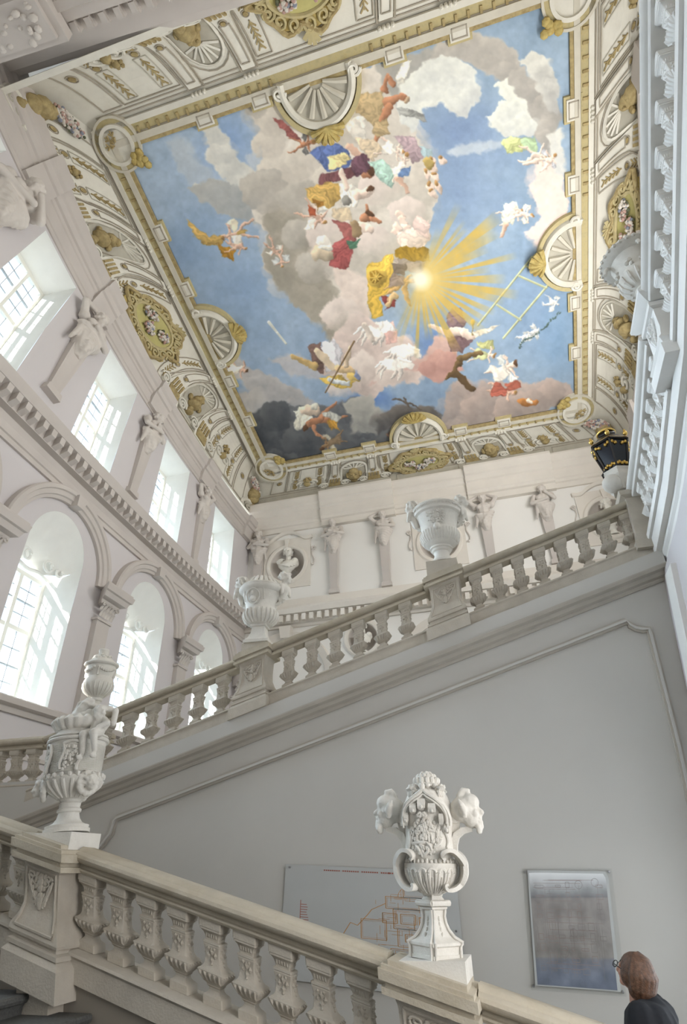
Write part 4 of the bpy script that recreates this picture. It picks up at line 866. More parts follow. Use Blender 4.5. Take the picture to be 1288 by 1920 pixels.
# the sheet is transferred to the vault: each vertex looks up its place on the cartoon
FRESCO_GAIN = 1.12
def lin_(c): c = c/255.; return np.where(c <= .04045, c/12.92, ((c+.055)/1.055)**2.4)
nu, nv = 760, 660
ux = np.linspace(GX0-.12, GX1+.12, nu+1); uy = np.linspace(GY0-.12, GY1+.12, nv+1); GX, GY = np.meshgrid(ux, uy); GZ = 21.977-.267*GY-.0
V = np.stack([GX.ravel(), GY.ravel(), GZ.ravel()], 1)
Ax = np.array(AX); qv = V @ Ax.T; px = 644+F*qv[:, 0]/qv[:, 2]-OX; py = 960-F*qv[:, 1]/qv[:, 2]-OY
px = np.clip(px, 0, CW-1.01); py = np.clip(py, 0, CH-1.01); xi = px.astype(int); yi = py.astype(int); fx = (px-xi)[:, None]; fy = (py-yi)[:, None]
colr = (cvs[yi, xi]*(1-fx)+cvs[yi, xi+1]*fx)*(1-fy)+(cvs[yi+1, xi]*(1-fx)+cvs[yi+1, xi+1]*fx)*fy
colr = np.clip(lin_(colr)*FRESCO_GAIN, 0, .92)
me = bpy.data.meshes.new('ceiling_fresco'); nvt = len(V); me.vertices.add(nvt); me.vertices.foreach_set('co', V.astype(np.float32).ravel())
ii, jj = np.meshgrid(np.arange(nu), np.arange(nv)); a = (jj*(nu+1)+ii).ravel(); quad = np.stack([a, a+nu+1, a+nu+2, a+1], 1).astype(np.int32)
me.loops.add(quad.size); me.loops.foreach_set('vertex_index', quad.ravel()); me.polygons.add(len(quad)); me.polygons.foreach_set('loop_start', np.arange(0, quad.size, 4, dtype=np.int32)); me.polygons.foreach_set('loop_total', np.full(len(quad), 4, np.int32)); me.update(); me.validate()
at = me.color_attributes.new('paint', 'FLOAT_COLOR', 'POINT'); at.data.foreach_set('color', np.concatenate([colr, np.ones((nvt, 1))], 1).astype(np.float32).ravel())
mfr = bpy.data.materials.new('fresco_paint'); mfr.use_nodes = True; nt = mfr.node_tree; bn = nt.nodes['Principled BSDF']; bn.inputs['Roughness'].default_value = .9
an = nt.nodes.new('ShaderNodeVertexColor'); an.layer_name = 'paint'; nt.links.new(an.outputs['Color'], bn.inputs['Base Color']); me.materials.append(mfr)
fo = bpy.data.objects.new('ceiling_fresco', me); C.objects.link(fo); fo['kind'] = 'structure'; fo['label'] = 'painted sky with clouds, floating figures and a golden sunburst'
# ================================================================== stairs and balustrades
SL2 = .285
def zt(X): return 2.388+SL2*(X+6.6)                 # rail line of the upper flight
FY = 8.7
def FL_(x, h, y): return (x, FY+y, zt(x)+h)          # raking coordinates on the upper flight
# wall below the upper flight with its raised panel moulding
m_ = MB()
XA, XB = -10.9, 2.42
pl = [(-.0, .02, -3.2), ]
m_.add([(XA, FY, -3.0), (XB, FY, -3.0), (XB, FY, zt(XB)-1.0), (XA, FY, zt(XA)-1.0), (XA, FY+.4, -3.0), (XB, FY+.4, -3.0), (XB, FY+.4, zt(XB)-1.0), (XA, FY+.4, zt(XA)-1.0)],
       [(0, 1, 2, 3), (7, 6, 5, 4), (0, 4, 5, 1), (1, 5, 6, 2), (2, 6, 7, 3), (3, 7, 4, 0)])
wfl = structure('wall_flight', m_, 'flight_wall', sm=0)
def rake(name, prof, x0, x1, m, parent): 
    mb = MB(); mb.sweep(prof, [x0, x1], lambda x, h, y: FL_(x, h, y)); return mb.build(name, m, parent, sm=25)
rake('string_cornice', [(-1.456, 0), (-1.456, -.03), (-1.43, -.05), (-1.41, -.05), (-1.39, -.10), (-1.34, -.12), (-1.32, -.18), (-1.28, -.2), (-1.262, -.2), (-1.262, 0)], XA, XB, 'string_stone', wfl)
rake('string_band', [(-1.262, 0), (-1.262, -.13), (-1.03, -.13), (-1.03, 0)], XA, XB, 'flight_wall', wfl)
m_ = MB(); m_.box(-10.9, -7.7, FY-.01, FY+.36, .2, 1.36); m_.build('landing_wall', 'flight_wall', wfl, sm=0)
# panel moulding with its notched corners
def pth(): 
    P = [(-6.62, -1.6), (-6.40, .1), (-6.33, .30), (-6.22, .43), (-6.12, .55), (-6.09, .72)]
    P += [(-6.05, .755), (-2, zt(-2)-1.81), (1.70, zt(1.70)-1.81)]
    c = (1.985, zt(1.7)-1.75); P += [(1.74, 2.88), (1.80, 2.83), (1.88, 2.80), (1.96, 2.795)]
    return P+[(1.965, 2.72), (1.90, 1.27), (1.80, 0), (1.7, -1.6)]
P_ = pth(); m_ = MB()
m_.tube([(x, FY-.015, z) for x, z in P_], 1, flat=(.09, .05), up=(0, -1, 0)); pm = m_.build('panel_moulding', 'string_stone', wfl, sm=0)
m_ = MB(); m_.tube([(x+.0, FY-.045, z) for x, z in P_], 1, flat=(.03, .05), up=(0, -1, 0)); m_.build('moulding_bead', 'flight_wall', pm, sm=0)
# balusters: square vases, raked with the stair
BPROF = [(0, .080), (.10, .080), (.115, .070), (.135, .054), (.165, .043), (.195, .044), (.215, .056), (.225, .054), (.265, .074), (.32, .094), (.36, .106), (.385, .108), (.40, .100), (.405, .090), (.435, .074), (.47, .066), (.56, .060), (.60, .060), (.655, .066), (.685, .070), (.70, .066), (.705, .072), (.73, .072), (.74, .056), (.79, .060), (.825, .068), (.855, .082), (.865, .090), (.89, .090), (.895, .095), (1.0, .095)]
def sq(a, k):
    c = max(abs(math.cos(a)), abs(math.sin(a))); return min(1.30, 1/c)
def baluster_mesh(H, slope, lean, wk=1., detail=True):
    """H: height; slope: rise per metre along x; lean: sideways shift per metre of height"""
    mb = MB(); fn = lambda x, y, z: (x+lean*z, y, z+slope*x)
    pr = [(z*H, r*wk) for z, r in BPROF]; V = []; n = 8
    for z, r in pr:
        b = r*.10
        for x, y in ((r, -r+b), (r, r-b), (r-b, r), (-r+b, r), (-r, r-b), (-r, -r+b), (-r+b, -r), (r-b, -r)): V.append(fn(x, y, z))
    Fc = [(k*n+i, k*n+(i+1) % n, (k+1)*n+(i+1) % n, (k+1)*n+i) for k in range(len(pr)-1) for i in range(n)]+[tuple(range(n))[::-1], tuple((len(pr)-1)*n+i for i in range(n))]
    mb.add(V, Fc)
    if detail:
        r0 = .1*wk
        for side in range(4):
            c, s = math.cos(side*pi/2), math.sin(side*pi/2)
            def T(u, o, z): return fn(o*c-u*s, o*s+u*c, z)
            for i in range(5):                                             # gadroons under the swell
                u = (i-2)*.040*wk; w_ = .016*wk
                mb.add([T(u-w_, .100*wk, .385*H), T(u+w_, .100*wk, .385*H), T(u*.8+w_*.6, .066*wk, .255*H), T(u*.8-w_*.6, .066*wk, .255*H), T(u, .124*wk, .36*H), T(u*.85, .094*wk, .285*H)],
                       [(0, 1, 4), (1, 2, 5, 4), (2, 3, 5), (3, 0, 4, 5)])
            for (u, z, q) in ((0, .62, .026), (-.028, .575, .018), (.028, .575, .018), (0, .52, .022), (-.024, .655, .016), (.024, .655, .016), (0, .47, .016)):   # leaf on the neck
                mb.add([T(u-q, .058*wk, z*H), T(u, .058*wk, z*H-q*1.3), T(u+q, .058*wk, z*H), T(u, .058*wk, z*H+q*1.5), T(u, .082*wk, z*H)], [(0, 1, 4), (1, 2, 4), (2, 3, 4), (3, 0, 4)])
            for i in range(5):                                             # small flutes under the cap
                u = (i-2)*.02*wk; mb.add([T(u-.006, .05*wk, .75*H), T(u+.006, .05*wk, .75*H), T(u+.008, .068*wk, .835*H), T(u-.008, .068*wk, .835*H), T(u, .070*wk, .79*H)], [(0, 1, 4), (1, 2, 4), (2, 3, 4), (3, 0, 4)])
    return mb.mesh('baluster', 40)
def strapwork(mb, T, w, h):
    """carved strap and leaf ornament filling a w x h field; T(u, v, o)"""
    for g in (-1, 1):
        mb.tube([T(g*(w*.30+w*.13*(1-k/20)*math.cos(k*.5)), h*.86+h*.09*(1-k/20)*math.sin(k*.5), .008) for k in range(15)], .010, 5)
        mb.tube([T(g*w*(.43-.12*t-.18*t*t), h*(.84-.62*t), .008) for t in np.linspace(0, 1, 9)], .011, 5)
        mb.tube([T(g*w*(.1+.2*math.sin(t*3)), h*(.9-.3*t), .008) for t in np.linspace(0, 1, 7)], .008, 5)
        for t in (.25, .5, .75): mb.ell(T(g*w*(.40-.25*t), h*(.8-.6*t), .006), (.022, .014, .028), 6, 4)
    for (v, r) in ((.86, .03), (.72, .036), (.55, .03), (.36, .028), (.26, .040), (.16, .035), (.08, .025)):
        mb.ell(T(0, h*v, .006), (r, .018, r), 7, 5)
        for g in (-1, 1): mb.ell(T(g*r*1.3, h*v+.01, .004), (r*.6, .014, r*.8), 6, 4)
RAILP = [(-.153, .10), (-.153, .045), (-.135, .03), (-.122, .03), (-.115, .062), (-.085, .068), (-.08, .018), (-.062, -.014), (-.038, -.024), (-.014, -.016), (0, .012), (.004, .05), (.014, .056), (.035, .10), (.03, .26), (0, .30), (-.05, .31), (-.1, .26), (-.153, .24)]
PLINP = [(0, .0), (0, .30), (-.20, .30), (-.20, -.02), (-.05, -.02), (-.03, -.04), (-.012, -.03)]
PEDB = [(-.153, 0.), (-.20, .015), (-.36, .022), (-.46, .018), (-.54, -.01), (-.60, -.045), (-.64, -.055), (-.66, -.05), (-.665, -.03), (-.69, -.03), (-.70, -.06), (-.73, -.06), (-.735, -.045), (-.78, -.085), (-.97, -.085)]
def pedestal(par, F3, x0, x1, y0, y1, mt, orn=True, bot=None):
    """F3(x, h, y): raking frame.  x0..x1 is the cap, y0 its front"""
    mb = MB(); c = (x0+x1)/2; hw = (x1-x0)/2-.045
    # moulded cap: the rail profile broken forward
    n = 0
    for (h0, h1, e) in ((-.153, -.115, .02), (-.115, -.08, -.005), (-.08, -.02, .03), (-.02, .005, .01), (.005, .034, -.03)):
        mb.box(x0-e, x1+e, y0-e, y1+e, h0, h1, lambda x, y, h: F3(x, h, y))
    cap = mb.build('pedestal_cap', mt[0], par, sm=0)
    mb = MB(); L = PEDB if bot is None else [(h, e) for h, e in PEDB if h > bot]+[(bot, -.085)]
    V = []
    for h, e in L: V += [F3(c-hw+e, h, y0+.045+e), F3(c+hw-e, h, y0+.045+e), F3(c+hw-e, h, y1-.045-e), F3(c-hw+e, h, y1-.045-e)]
    mb.add(V, [(k*4+i, k*4+(i+1) % 4, (k+1)*4+(i+1) % 4, (k+1)*4+i) for k in range(len(L)-1) for i in range(4)]+[(3, 2, 1, 0), tuple((len(L)-1)*4+i for i in range(4))])
    bd = mb.build('pedestal', mt[1], par, sm=25)
    if orn:
        yo = y0+.045
        mb = MB(); q = hw*.78
        pts = [(-q, -.2), (q, -.2), (q*.98, -.42), (q*1.12, -.53), (q*1.25, -.6), (-q*1.25, -.6), (-q*1.12, -.53), (-q*.98, -.42), (-q, -.2)]
        ef = lambda h: float(np.interp(-h, [-a for a, _ in PEDB[:7]], [b for _, b in PEDB[:7]]))
        mb.tube([F3(c+u, h, yo+ef(h)-.003) for u, h in densify(pts, 3)], .011, 5); mb.build('panel_bead', mt[1], bd)
        mb = MB(); strapwork(mb, lambda u, v, o: F3(c+u, -.47+v, yo+.016-o), hw*1.5, .26); mb.build('carved_ornament', mt[1], bd)
    return bd
# -- near balustrade
SL1 = -.267; NY = 4.9
def zr(X): return .192+SL1*(X+3.79)
def lean(X): return -.06+.048*(max(-4.8, min(0, X))+.7)
def NB_(x, h, y): return (x+lean(x)*h, NY+y, zr(x)+h)
nbal = thing('stair_balustrade', 'carved sandstone balustrade sloping down to the right across the foreground', 'balustrade', (0, 0, 0))
m_ = MB(); m_.sweep(RAILP, [-5.6, -4.28], NB_); m_.build('handrail', 'rail_stone', nbal, sm=40)
m_ = MB(); m_.sweep(RAILP, [-3.78, -1.12], NB_); m_.build('handrail', 'rail_stone', nbal, sm=40)
m_ = MB(); m_.sweep(RAILP, [-.52, 1.6], NB_); m_.build('handrail', 'rail_stone', nbal, sm=40)
m_ = MB(); m_.sweep([(h-.667, y) for h, y in PLINP], [-5.6, -2, 1.6], NB_); m_.build('plinth', 'sandstone', nbal, sm=25)
for k in range(-4, 18):
    x = -3.70+.293*k
    if -4.36 < x < -3.72 or -1.16 < x < -.42: continue
    if k < 0: x = -4.46+.293*(k+3)
    xf = x-lean(x)*0
    me = baluster_mesh(.515, SL1, lean(x)); o = meshobj('baluster', me, 'sandstone', nbal); o.location = NB_(x, -.667, .155)
pedestal(nbal, NB_, -4.25, -3.77, -.19, .34, ('rail_stone', 'sandstone'))
for (x0, x1) in ((-4.17, -3.85), (-1.03, -.62)):
    m_ = MB(); m_.box(x0, x1, -.16, .30, -1.9, -.96, lambda x, y, h: NB_(x, h, y)); m_.build('pedestal_footing', 'sandstone', nbal, sm=0)
pedestal(nbal, NB_, -1.105, -.54, -.17, .34, ('rail_stone', 'sandstone'))
for (x0, x1, z1) in ((-4.23, -3.80, .332), (-1.045, -.575, -.515)):
    m_ = MB(); V = [(x, y, z) for x in (x0, x1) for y in (4.83, 5.24) for z in (0, 1)]
    m_.add([(x, y, z1 if z else zr(x)+.0) for x, y, z in V], [(0, 1, 3, 2), (4, 6, 7, 5), (0, 4, 5, 1), (2, 3, 7, 6), (0, 2, 6, 4), (1, 5, 7, 3)]); m_.build('urn_block', 'urn_stone', nbal, sm=0)
# wall under it and the dark granite treads on this side
m_ = MB(); V = []
for x in (-5.6, 1.6):
    for y in (4.915, 5.2): V += [(x+lean(x)*-.9, y, zr(x)-.86), (x+lean(x)*-.9, y, -3.2)]
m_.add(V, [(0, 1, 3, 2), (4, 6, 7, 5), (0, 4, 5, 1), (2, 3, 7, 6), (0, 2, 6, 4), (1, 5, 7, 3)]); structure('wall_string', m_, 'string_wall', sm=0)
m_ = MB(); m_.box(-6, 2, 1.0, 4.9, -3.1, -2.32); st = structure('floor_stair', m_, 'floor_stone', sm=0)
for k in range(-3, 12):
    xn, zn = -3.83+.48*k, -.735-.121*k
    if zn < -2.3: continue
    m_ = MB(); L_ = [(zn, -.0), (zn-.012, .012), (zn-.03, .016), (zn-.05, .008), (zn-.058, -.012), (zn-.075, -.02), (zn-.125, -.022)]
    P = [(xn+e, z) for z, e in L_]+[(xn-.55, zn-.125), (xn-.55, zn)]
    n = len(P); m_.add([(x, y, z) for y in (1.2, 4.87) for x, z in P], [(i, (i+1) % n, n+(i+1) % n, n+i) for i in range(n)]+[tuple(range(n)), tuple(range(2*n-1, n-1, -1))]); m_.build('tread', 'granite', st, sm=25)
    m_ = MB(); m_.box(xn-.55, xn-.03, 1.2, 4.87, -3.0, zn-.12); m_.build('step_block', 'sandstone', st, sm=0)
# -- upper flight balustrade
ub = thing('flight_balustrade', 'long carved balustrade climbing to the right above the grey wall', 'balustrade')
for (a, b) in ((-7.75, -4.26), (-3.68, -1.08), (-.45, 2.30)):
    m_ = MB(); m_.sweep([(h*1.15, y) for h, y in RAILP], [a, b], FL_); m_.build('handrail', 'rail_stone', ub, sm=40)
    m_ = MB(); m_.sweep([(h*1.12-.79, y) for h, y in PLINP], [a-.1, b+.1], FL_); m_.build('plinth', 'sandstone', ub, sm=25)
bme = baluster_mesh(.612, SL2, 0., 1.08)
xs_ = [-7.5+.418*k for k in range(8)]+[-3.42+.395*k for k in range(6)]+[-.28+.345*k for k in range(8)]
for x in xs_:
    o = meshobj('baluster', bme, 'sandstone', ub); o.location = FL_(x, -.79, .155)
F3 = lambda x, h, y: FL_(x, h*1.12, y)
pedestal(ub, F3, -4.25, -3.70, -.13, .38, ('rail_stone', 'sandstone'), bot=-.92)
pedestal(ub, F3, -1.06, -.47, -.13, .38, ('rail_stone', 'sandstone'), bot=-.92)
for (x0, x1, z1) in ((-4.20, -3.74, 3.27), (-1.02, -.52, 4.30)):
    m_ = MB(); V = [(x, y, z) for x in (x0, x1) for y in (8.66, 9.02) for z in (0, 1)]
    m_.add([(x, y, z1 if z else zt(x)) for x, y, z in V], [(0, 1, 3, 2), (4, 6, 7, 5), (0, 4, 5, 1), (2, 3, 7, 6), (0, 2, 6, 4), (1, 5, 7, 3)]); m_.build('urn_block', 'sandstone', ub, sm=0)
# steps of the upper flight behind it
m_ = MB(); m_.box(-10.9, -8.0, 9.1, 12.2, 1.0, 1.22); us = structure('floor_landing', m_, 'floor_stone', sm=0)
for k in range(22):
    x = -8.0+.48*k; z = zt(x)-.75
    m_ = MB(); m_.box(x, x+.50, 9.1, 11.6, z-.25, z+.0); m_.build('tread', 'floor_stone', us, sm=0)
# -- level balustrade of the left landing
lb = thing('landing_balustrade', 'level balustrade of the landing at far left, in front of the arched windows', 'balustrade')
LF = lambda x, h, y: (x, FY+y+.02, 2.05+h)
m_ = MB(); m_.sweep([(h*1.1, y) for h, y in RAILP], [-10.9, -7.8], LF); m_.build('handrail', 'rail_stone', lb, sm=40)
m_ = MB(); m_.sweep([(h*1.1-.72, y) for h, y in PLINP], [-10.9, -7.7], LF); m_.build('plinth', 'sandstone', lb, sm=25)
bm2 = baluster_mesh(.55, 0, -.2, 1.05)
for k in range(9): 
    o = meshobj('baluster', bm2, 'sandstone', lb); o.location = LF(-7.95-.345*k, -.72, .155)
# pedestal in the turn of the stair, mostly hidden by the big urn
pedestal(lb, lambda x, h, y: (x, FY+y+.1, 2.1+h), -7.30, -6.74, -.2, .36, ('rail_stone', 'sandstone'), orn=False)
m_ = MB(); m_.box(-7.25, -6.8, 8.68, 9.08, 2.1, 2.3); m_.build('urn_block', 'sandstone', lb, sm=0)
# -- gallery on the right
GZ_ = [(-2, 8.9), (1.0, 7.25), (3.0, 6.1), (5.33, 4.87), (7.3, 4.31), (8.83, 4.06), (12, 3.9), (23, 3.9)]
def zb(Y): return lin(GZ_, Y)
def GF(Y, h, d): return (2.40-d, Y, zb(Y)+h)
ys_ = [1.5, 3.0, 4.2, 5.33, 6.3, 7.3, 8.2, 8.83]
m_ = MB(); m_.sweep([(.02, -.2), (.02, .06), (-.20, .06), (-.20, -.02), (-.26, -.02), (-.30, -.05), (-.62, -.05), (-.62, -1.2), (.02, -1.2)], ys_, lambda Y, h, d: GF(Y, h, d)); structure('trim_9', m_, 'wall_white', 'white architrave under the gallery balustrade at right', sm=20)
m_ = MB()
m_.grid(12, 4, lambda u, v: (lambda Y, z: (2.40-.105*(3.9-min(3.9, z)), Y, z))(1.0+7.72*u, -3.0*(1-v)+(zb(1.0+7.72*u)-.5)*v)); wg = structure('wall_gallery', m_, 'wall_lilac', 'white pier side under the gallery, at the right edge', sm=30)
for (y0, y1) in ((7.9, 8.3), (6.6, 6.8)):
    m_ = MB(); m_.box(-.03, .05, y0, y1, -3, 3.4, lambda x, y, z: (2.40-.105*(3.9-min(3.9, z))-x-.02, y, z)); m_.build('pier_strip', 'wall_white', wg, sm=0)
m_ = MB(); m_.box(2.6, 6.3, 8.75, 22.6, 3.5, 3.95); structure('floor_gallery', m_, 'floor_stone', sm=0)
gbs = thing('gallery_balustrade', 'white lit balustrade of the gallery at right, seen steeply from below', 'balustrade')
RG = [(h*1.1, .16-y) for h, y in RAILP]
for (a, b) in ((1.5, 5.42), (5.98, 8.62)):
    yy = [a+(b-a)*i/6 for i in range(7)]
    m_ = MB(); m_.sweep([(h+.97, d) for h, d in RG], yy, GF); m_.build('handrail', 'gallery_stone', gbs, sm=40)
    m_ = MB(); m_.sweep([(0.02, .10), (.12, .10), (.12, -.16), (.02, -.16)], yy, GF); m_.build('plinth', 'gallery_stone', gbs, sm=0)
bm3 = baluster_mesh(.70, 0, 0, 1.05)
Y = 2.2
for k, Y in enumerate([2.3, 2.66, 3.02, 3.38, 3.74, 4.10, 4.46, 4.82, 5.18]+[6.22+.31*k for k in range(8)]):
    o = meshobj('baluster', bm3, 'gallery_stone', gbs); o.location = GF(Y, .12, -.02)
def ped2(y0, y1, h1):
    mb = MB(); L = [(-.0, .16), (.16, .16), (.17, .12), (.2, .12), (.26, .15), (.34, .10), (.5, .06), (.8, .05), (.82, .09), (.88, .09), (.9, .05), (.94, .12), (h1-.04, .17), (h1, .17), (h1+.02, .08), (h1+.14, .08)]
    V = []
    for h, e in L: V += [GF((y0+y1)/2, h, d)[:1]+(y, zb((y0+y1)/2)+h) for d, y in ((.10+e-.05, y0-e+.1), (.10+e-.05, y1+e-.1), (-.16-e+.05, y1+e-.1), (-.16-e+.05, y0-e+.1))]
    mb.add(V, [(k*4+i, k*4+(i+1) % 4, (k+1)*4+(i+1) % 4, (k+1)*4+i) for k in range(len(L)-1) for i in range(4)]+[(3, 2, 1, 0), tuple((len(L)-1)*4+i for i in range(4))])
    p = mb.build('pedestal', 'gallery_stone', gbs, sm=25)
    mb = MB(); yc = (y0+y1)/2; strapwork(mb, lambda u, v, o: (2.40-.12-o, yc+u, zb(yc)+.42+v), .34, .36); mb.build('carved_ornament', 'gallery_stone', p)
ped2(5.42, 5.98, 1.05); 
# corner pedestal that carries the lantern
mb = MB(); V = []
for h, e in [(.0, .04), (.12, .04), (.16, .0), (.5, -.02), (.9, -.02), (.93, .05), (1.0, .07), (1.02, .0)]: V += [(2.16-e, 8.62-e, 4.0+h), (2.16-e, 9.1+e, 4.0+h), (2.6+e, 9.1+e, 4.0+h), (2.6+e, 8.62-e, 4.0+h)]
mb.add(V, [(k*4+i, k*4+(i+1) % 4, (k+1)*4+(i+1) % 4, (k+1)*4+i) for k in range(7) for i in range(4)]+[(3, 2, 1, 0), (28, 29, 30, 31)]); mb.build('corner_pedestal', 'sandstone', gbs, sm=25)
# ================================================================== sculpture
def caps(mb, a, b, r0, r1, n=8, st=4):
    a, b = Vector(a), Vector(b); P = [a+(b-a)*i/st for i in range(st+1)]
    mb.tube(P, [r0+(r1-r0)*i/st for i in range(st+1)], n); mb.ell(a, r0*.99, n, 6); mb.ell(b, r1*.99, n, 6)
def head_lumps(mb, c, s, yaw=0., tilt=0., hair=True, beard=False):
    """a modelled head about 2 s tall; it looks along -y, turned by yaw"""
    M = Matrix.Translation(Vector(c)) @ Matrix.Rotation(yaw, 4, 'Z') @ Matrix.Rotation(tilt, 4, 'X')
    T = lambda x, y, z: M @ Vector((x*s, y*s, z*s)); R3 = M.to_3x3()
    E = lambda p, r: mb.ell(T(*p), tuple(q*s for q in r), 10, 7, R3)
    E((0, .05, .25), (.72, .84, .76)); E((0, -.22, -.25), (.56, .58, .68)); E((0, -.62, -.72), (.27, .24, .22))
    caps(mb, T(0, -.78, .10), T(0, -.98, -.25), .11*s, .17*s, 6, 2); E((0, -.70, .20), (.50, .16, .13)); E((0, -.78, -.50), (.24, .12, .09))
    for g in (-1, 1):
        E((g*.34, -.58, -.2), (.22, .22, .22)); E((g*.74, .05, -.1), (.10, .18, .26)); E((g*.25, -.70, .03), (.13, .09, .08))
    if hair:
        for i in range(20):
            a = i*2.4; z = .25+.75*((i*7) % 20)/20; q = math.sqrt(max(.1, 1-(z/1.15)**2)); x, y = .8*q*math.cos(a), .9*q*math.sin(a)+.15
            if y < -.55 and z < .75: continue
            E((x, y, z), (.25, .25, .22))
        for g in (-1, 1): E((g*.66, .35, -.2), (.2, .26, .3))
    if beard:
        for i in range(9): E(((i % 3-1)*.25, -.5-.12*(i % 2), -.75-.2*(i//3)), (.22, .2, .24))
def herm_mesh(v):
    mb = MB(); s = .19
    pose = [dict(l='up', r='chest', yaw=.3), dict(l='chest', r='chest', yaw=-.3), dict(l='up', r='up', yaw=.1), dict(l='chin', r='chest', yaw=.5)][v]
    head_lumps(mb, (0, -.26, 1.50), s, pose['yaw'], .25); caps(mb, (0, -.16, 1.30), (0, -.20, 1.42), .10, .09)
    caps(mb, (0, -.16, 1.12), (0, -.14, .72), .26, .21); mb.ell((-.15, -.30, 1.12), (.15, .1, .12), 9, 6); mb.ell((.15, -.30, 1.12), (.15, .1, .12), 9, 6)
    for g, k in ((-1, 'l'), (1, 'r')):
        sh = (g*.33, -.14, 1.24); mb.ell(sh, (.14, .14, .14), 9, 6)
        if pose[k] == 'up': e = (g*.56, -.24, 1.50); h = (g*.2, -.16, 1.72)
        elif pose[k] == 'chin': e = (g*.40, -.40, .95); h = (g*.10, -.46, 1.28)
        else: e = (g*.47, -.28, .92); h = (-g*.12, -.46, 1.02-.06*g)
        caps(mb, sh, e, .105, .085); caps(mb, e, h, .085, .06); mb.ell(h, (.075, .06, .075), 8, 5)
    # drapery wound round the waist, ending in a point on the shaft
    for i in range(7):
        t = i/6; mb.tube([((-.36+.05*i)*math.cos(a)*1.0, -.10-.26*math.sin(a)-.02*math.sin(3*a+i), .86-.11*i+.10*math.cos(a*1.0+v)*(1-t)) for a in np.linspace(0, pi, 9)], [.055+.02*math.sin(j+i) for j in range(9)], 7)
    mb.lathe([(.05, .10), (.25, .20), (.5, .26), (.8, .28)], 12, (0, -.12, 0))
    for i in range(6): caps(mb, (-.22+.09*i, -.34+.03*abs(i-2.5), .72), (-.12+.05*i, -.26, .12+.06*abs(i-2)), .05, .035)
    caps(mb, (.28*(1 if v % 2 else -1), -.2, .8), (.38*(1 if v % 2 else -1), -.18, .25), .09, .04)
    return blob(mb, .022, 2)
HM = [herm_mesh(v) for v in range(4)]
def herm(M3, mtx, v, label, group, mirror=1., mt='stucco', drop=2.6):
    t = thing('herm_figure', label, 'statue'); t['group'] = group; t.matrix_world = mtx
    if mirror < 0: t.matrix_world = mtx @ Matrix.Scale(-1, 4, (1, 0, 0))
    b = meshobj('bust', HM[v] if mt == 'stucco' else HM[v].copy(), mt, t)
    if mt != 'stucco': b.data.materials.clear(); b.data.materials.append(MATS[mt])
    m = MB(); L = [(.55, .21, .17), (.2, .21, .17), (-drop+.2, .15, .11), (-drop+.19, .20, .15), (-drop, .22, .17)]; V = []
    for z, w, d in L: V += [(-w, 0, z), (w, 0, z), (w, -d, z), (-w, -d, z)]
    m.add(V, [(k*4+i, k*4+(i+1) % 4, (k+1)*4+(i+1) % 4, (k+1)*4+i) for k in range(4) for i in range(4)]+[(3, 2, 1, 0), (16, 17, 18, 19)])
    for g in (-1, 1): m.add([(g*.13, -.175, .2), (g*.155, -.175, .2), (g*.115, -.117, -drop+.25), (g*.09, -.117, -drop+.25)], [(0, 1, 2, 3)])
    m.build('shaft', 'trim_plaster' if mt == 'stucco' else 'trim_pale', t, sm=0)
    return t
ordn = ['nearest', 'second', 'third', 'fourth', 'corner']
for i, c in enumerate(SP[:4]):
    p0, p1 = Vector(B(c, 11.75)), Vector(B(c, 13.35)); up = (p1-p0).normalized(); sc_ = (p1-p0).length/1.6
    out = Vector((1, 0, 0)); xax = up.cross(-out).normalized()*1.0
    X = (-out).cross(up); ax = Matrix((( X.x, -out.x, up.x), (X.y, -out.y, up.y), (X.z, -out.z, up.z))).to_4x4()
    lab = ['stucco herm with a hand at its chin, cut by the left edge of the picture', 'stucco herm with raised arm between the two nearest upper left windows', 'stucco herm with crossed arms between second and third upper left windows', 'stucco herm with both arms raised between third and fourth upper left windows', 'veiled stucco herm in the far left corner beside the fourth window'][i]
    herm(None, Matrix.Translation(p0) @ ax @ Matrix.Scale(sc_*.98, 4), (3, 0, 1, 2, 1)[i], lab, 'herms on the left wall', 1 if i % 2 else -1, drop=1.8/sc_)
for x, v, mi, lab in ((-10.4, 1, 1, 'stucco herm with crossed arms at the left end of the far wall'), (-6.74, 1, -1, 'stucco herm with crossed arms just right of the left bust niche'), (-4.39, 0, 1, 'stucco herm with one arm behind its head, second right of the left niche'), (.07, 2, 1, 'stucco herm with both arms raised right of the tall middle urn'), (2.56, 3, -1, 'stucco herm with a hand at its chest left of the right-hand niche')):
    herm(None, Matrix.Translation((x, YF-.05, 12.15)) @ Matrix.Scale(1.05, 4), v, lab, 'herms on the far wall', mi, drop=1.75)
# busts in the round niches
def bust_mesh(v):
    mb = MB(); head_lumps(mb, (0, -.02, 1.06), .235, (.45, -.5, .1, .3)[v], .0, True, v == 2); caps(mb, (0, .06, .66), (0, .03, .88), .12, .11)
    caps(mb, (-.28, .05, .55), (.28, .05, .55), .17, .17); mb.ell((0, -.03, .45), (.34, .22, .26), 12, 8); mb.ell((0, 0, .24), (.16, .14, .12), 10, 6)
    for i in range(5): mb.tube([(-.42+.80*t, -.10-.20*math.sin(t*pi), .66-.30*t*(1 if v % 2 else .4)-.075*i*(.3+t)+.03*math.sin(t*6+i)) for t in np.linspace(0, 1, 10)], [.03+.025*math.sin(j*.9+i) for j in range(10)], 6)
    mb.ell((.30, -.05, .62), (.15, .14, .14), 8, 6); mb.ell((-.30, -.02, .60), (.15, .14, .14), 8, 6)
    return blob(mb, .020, 2)
BM = [bust_mesh(v) for v in range(3)]
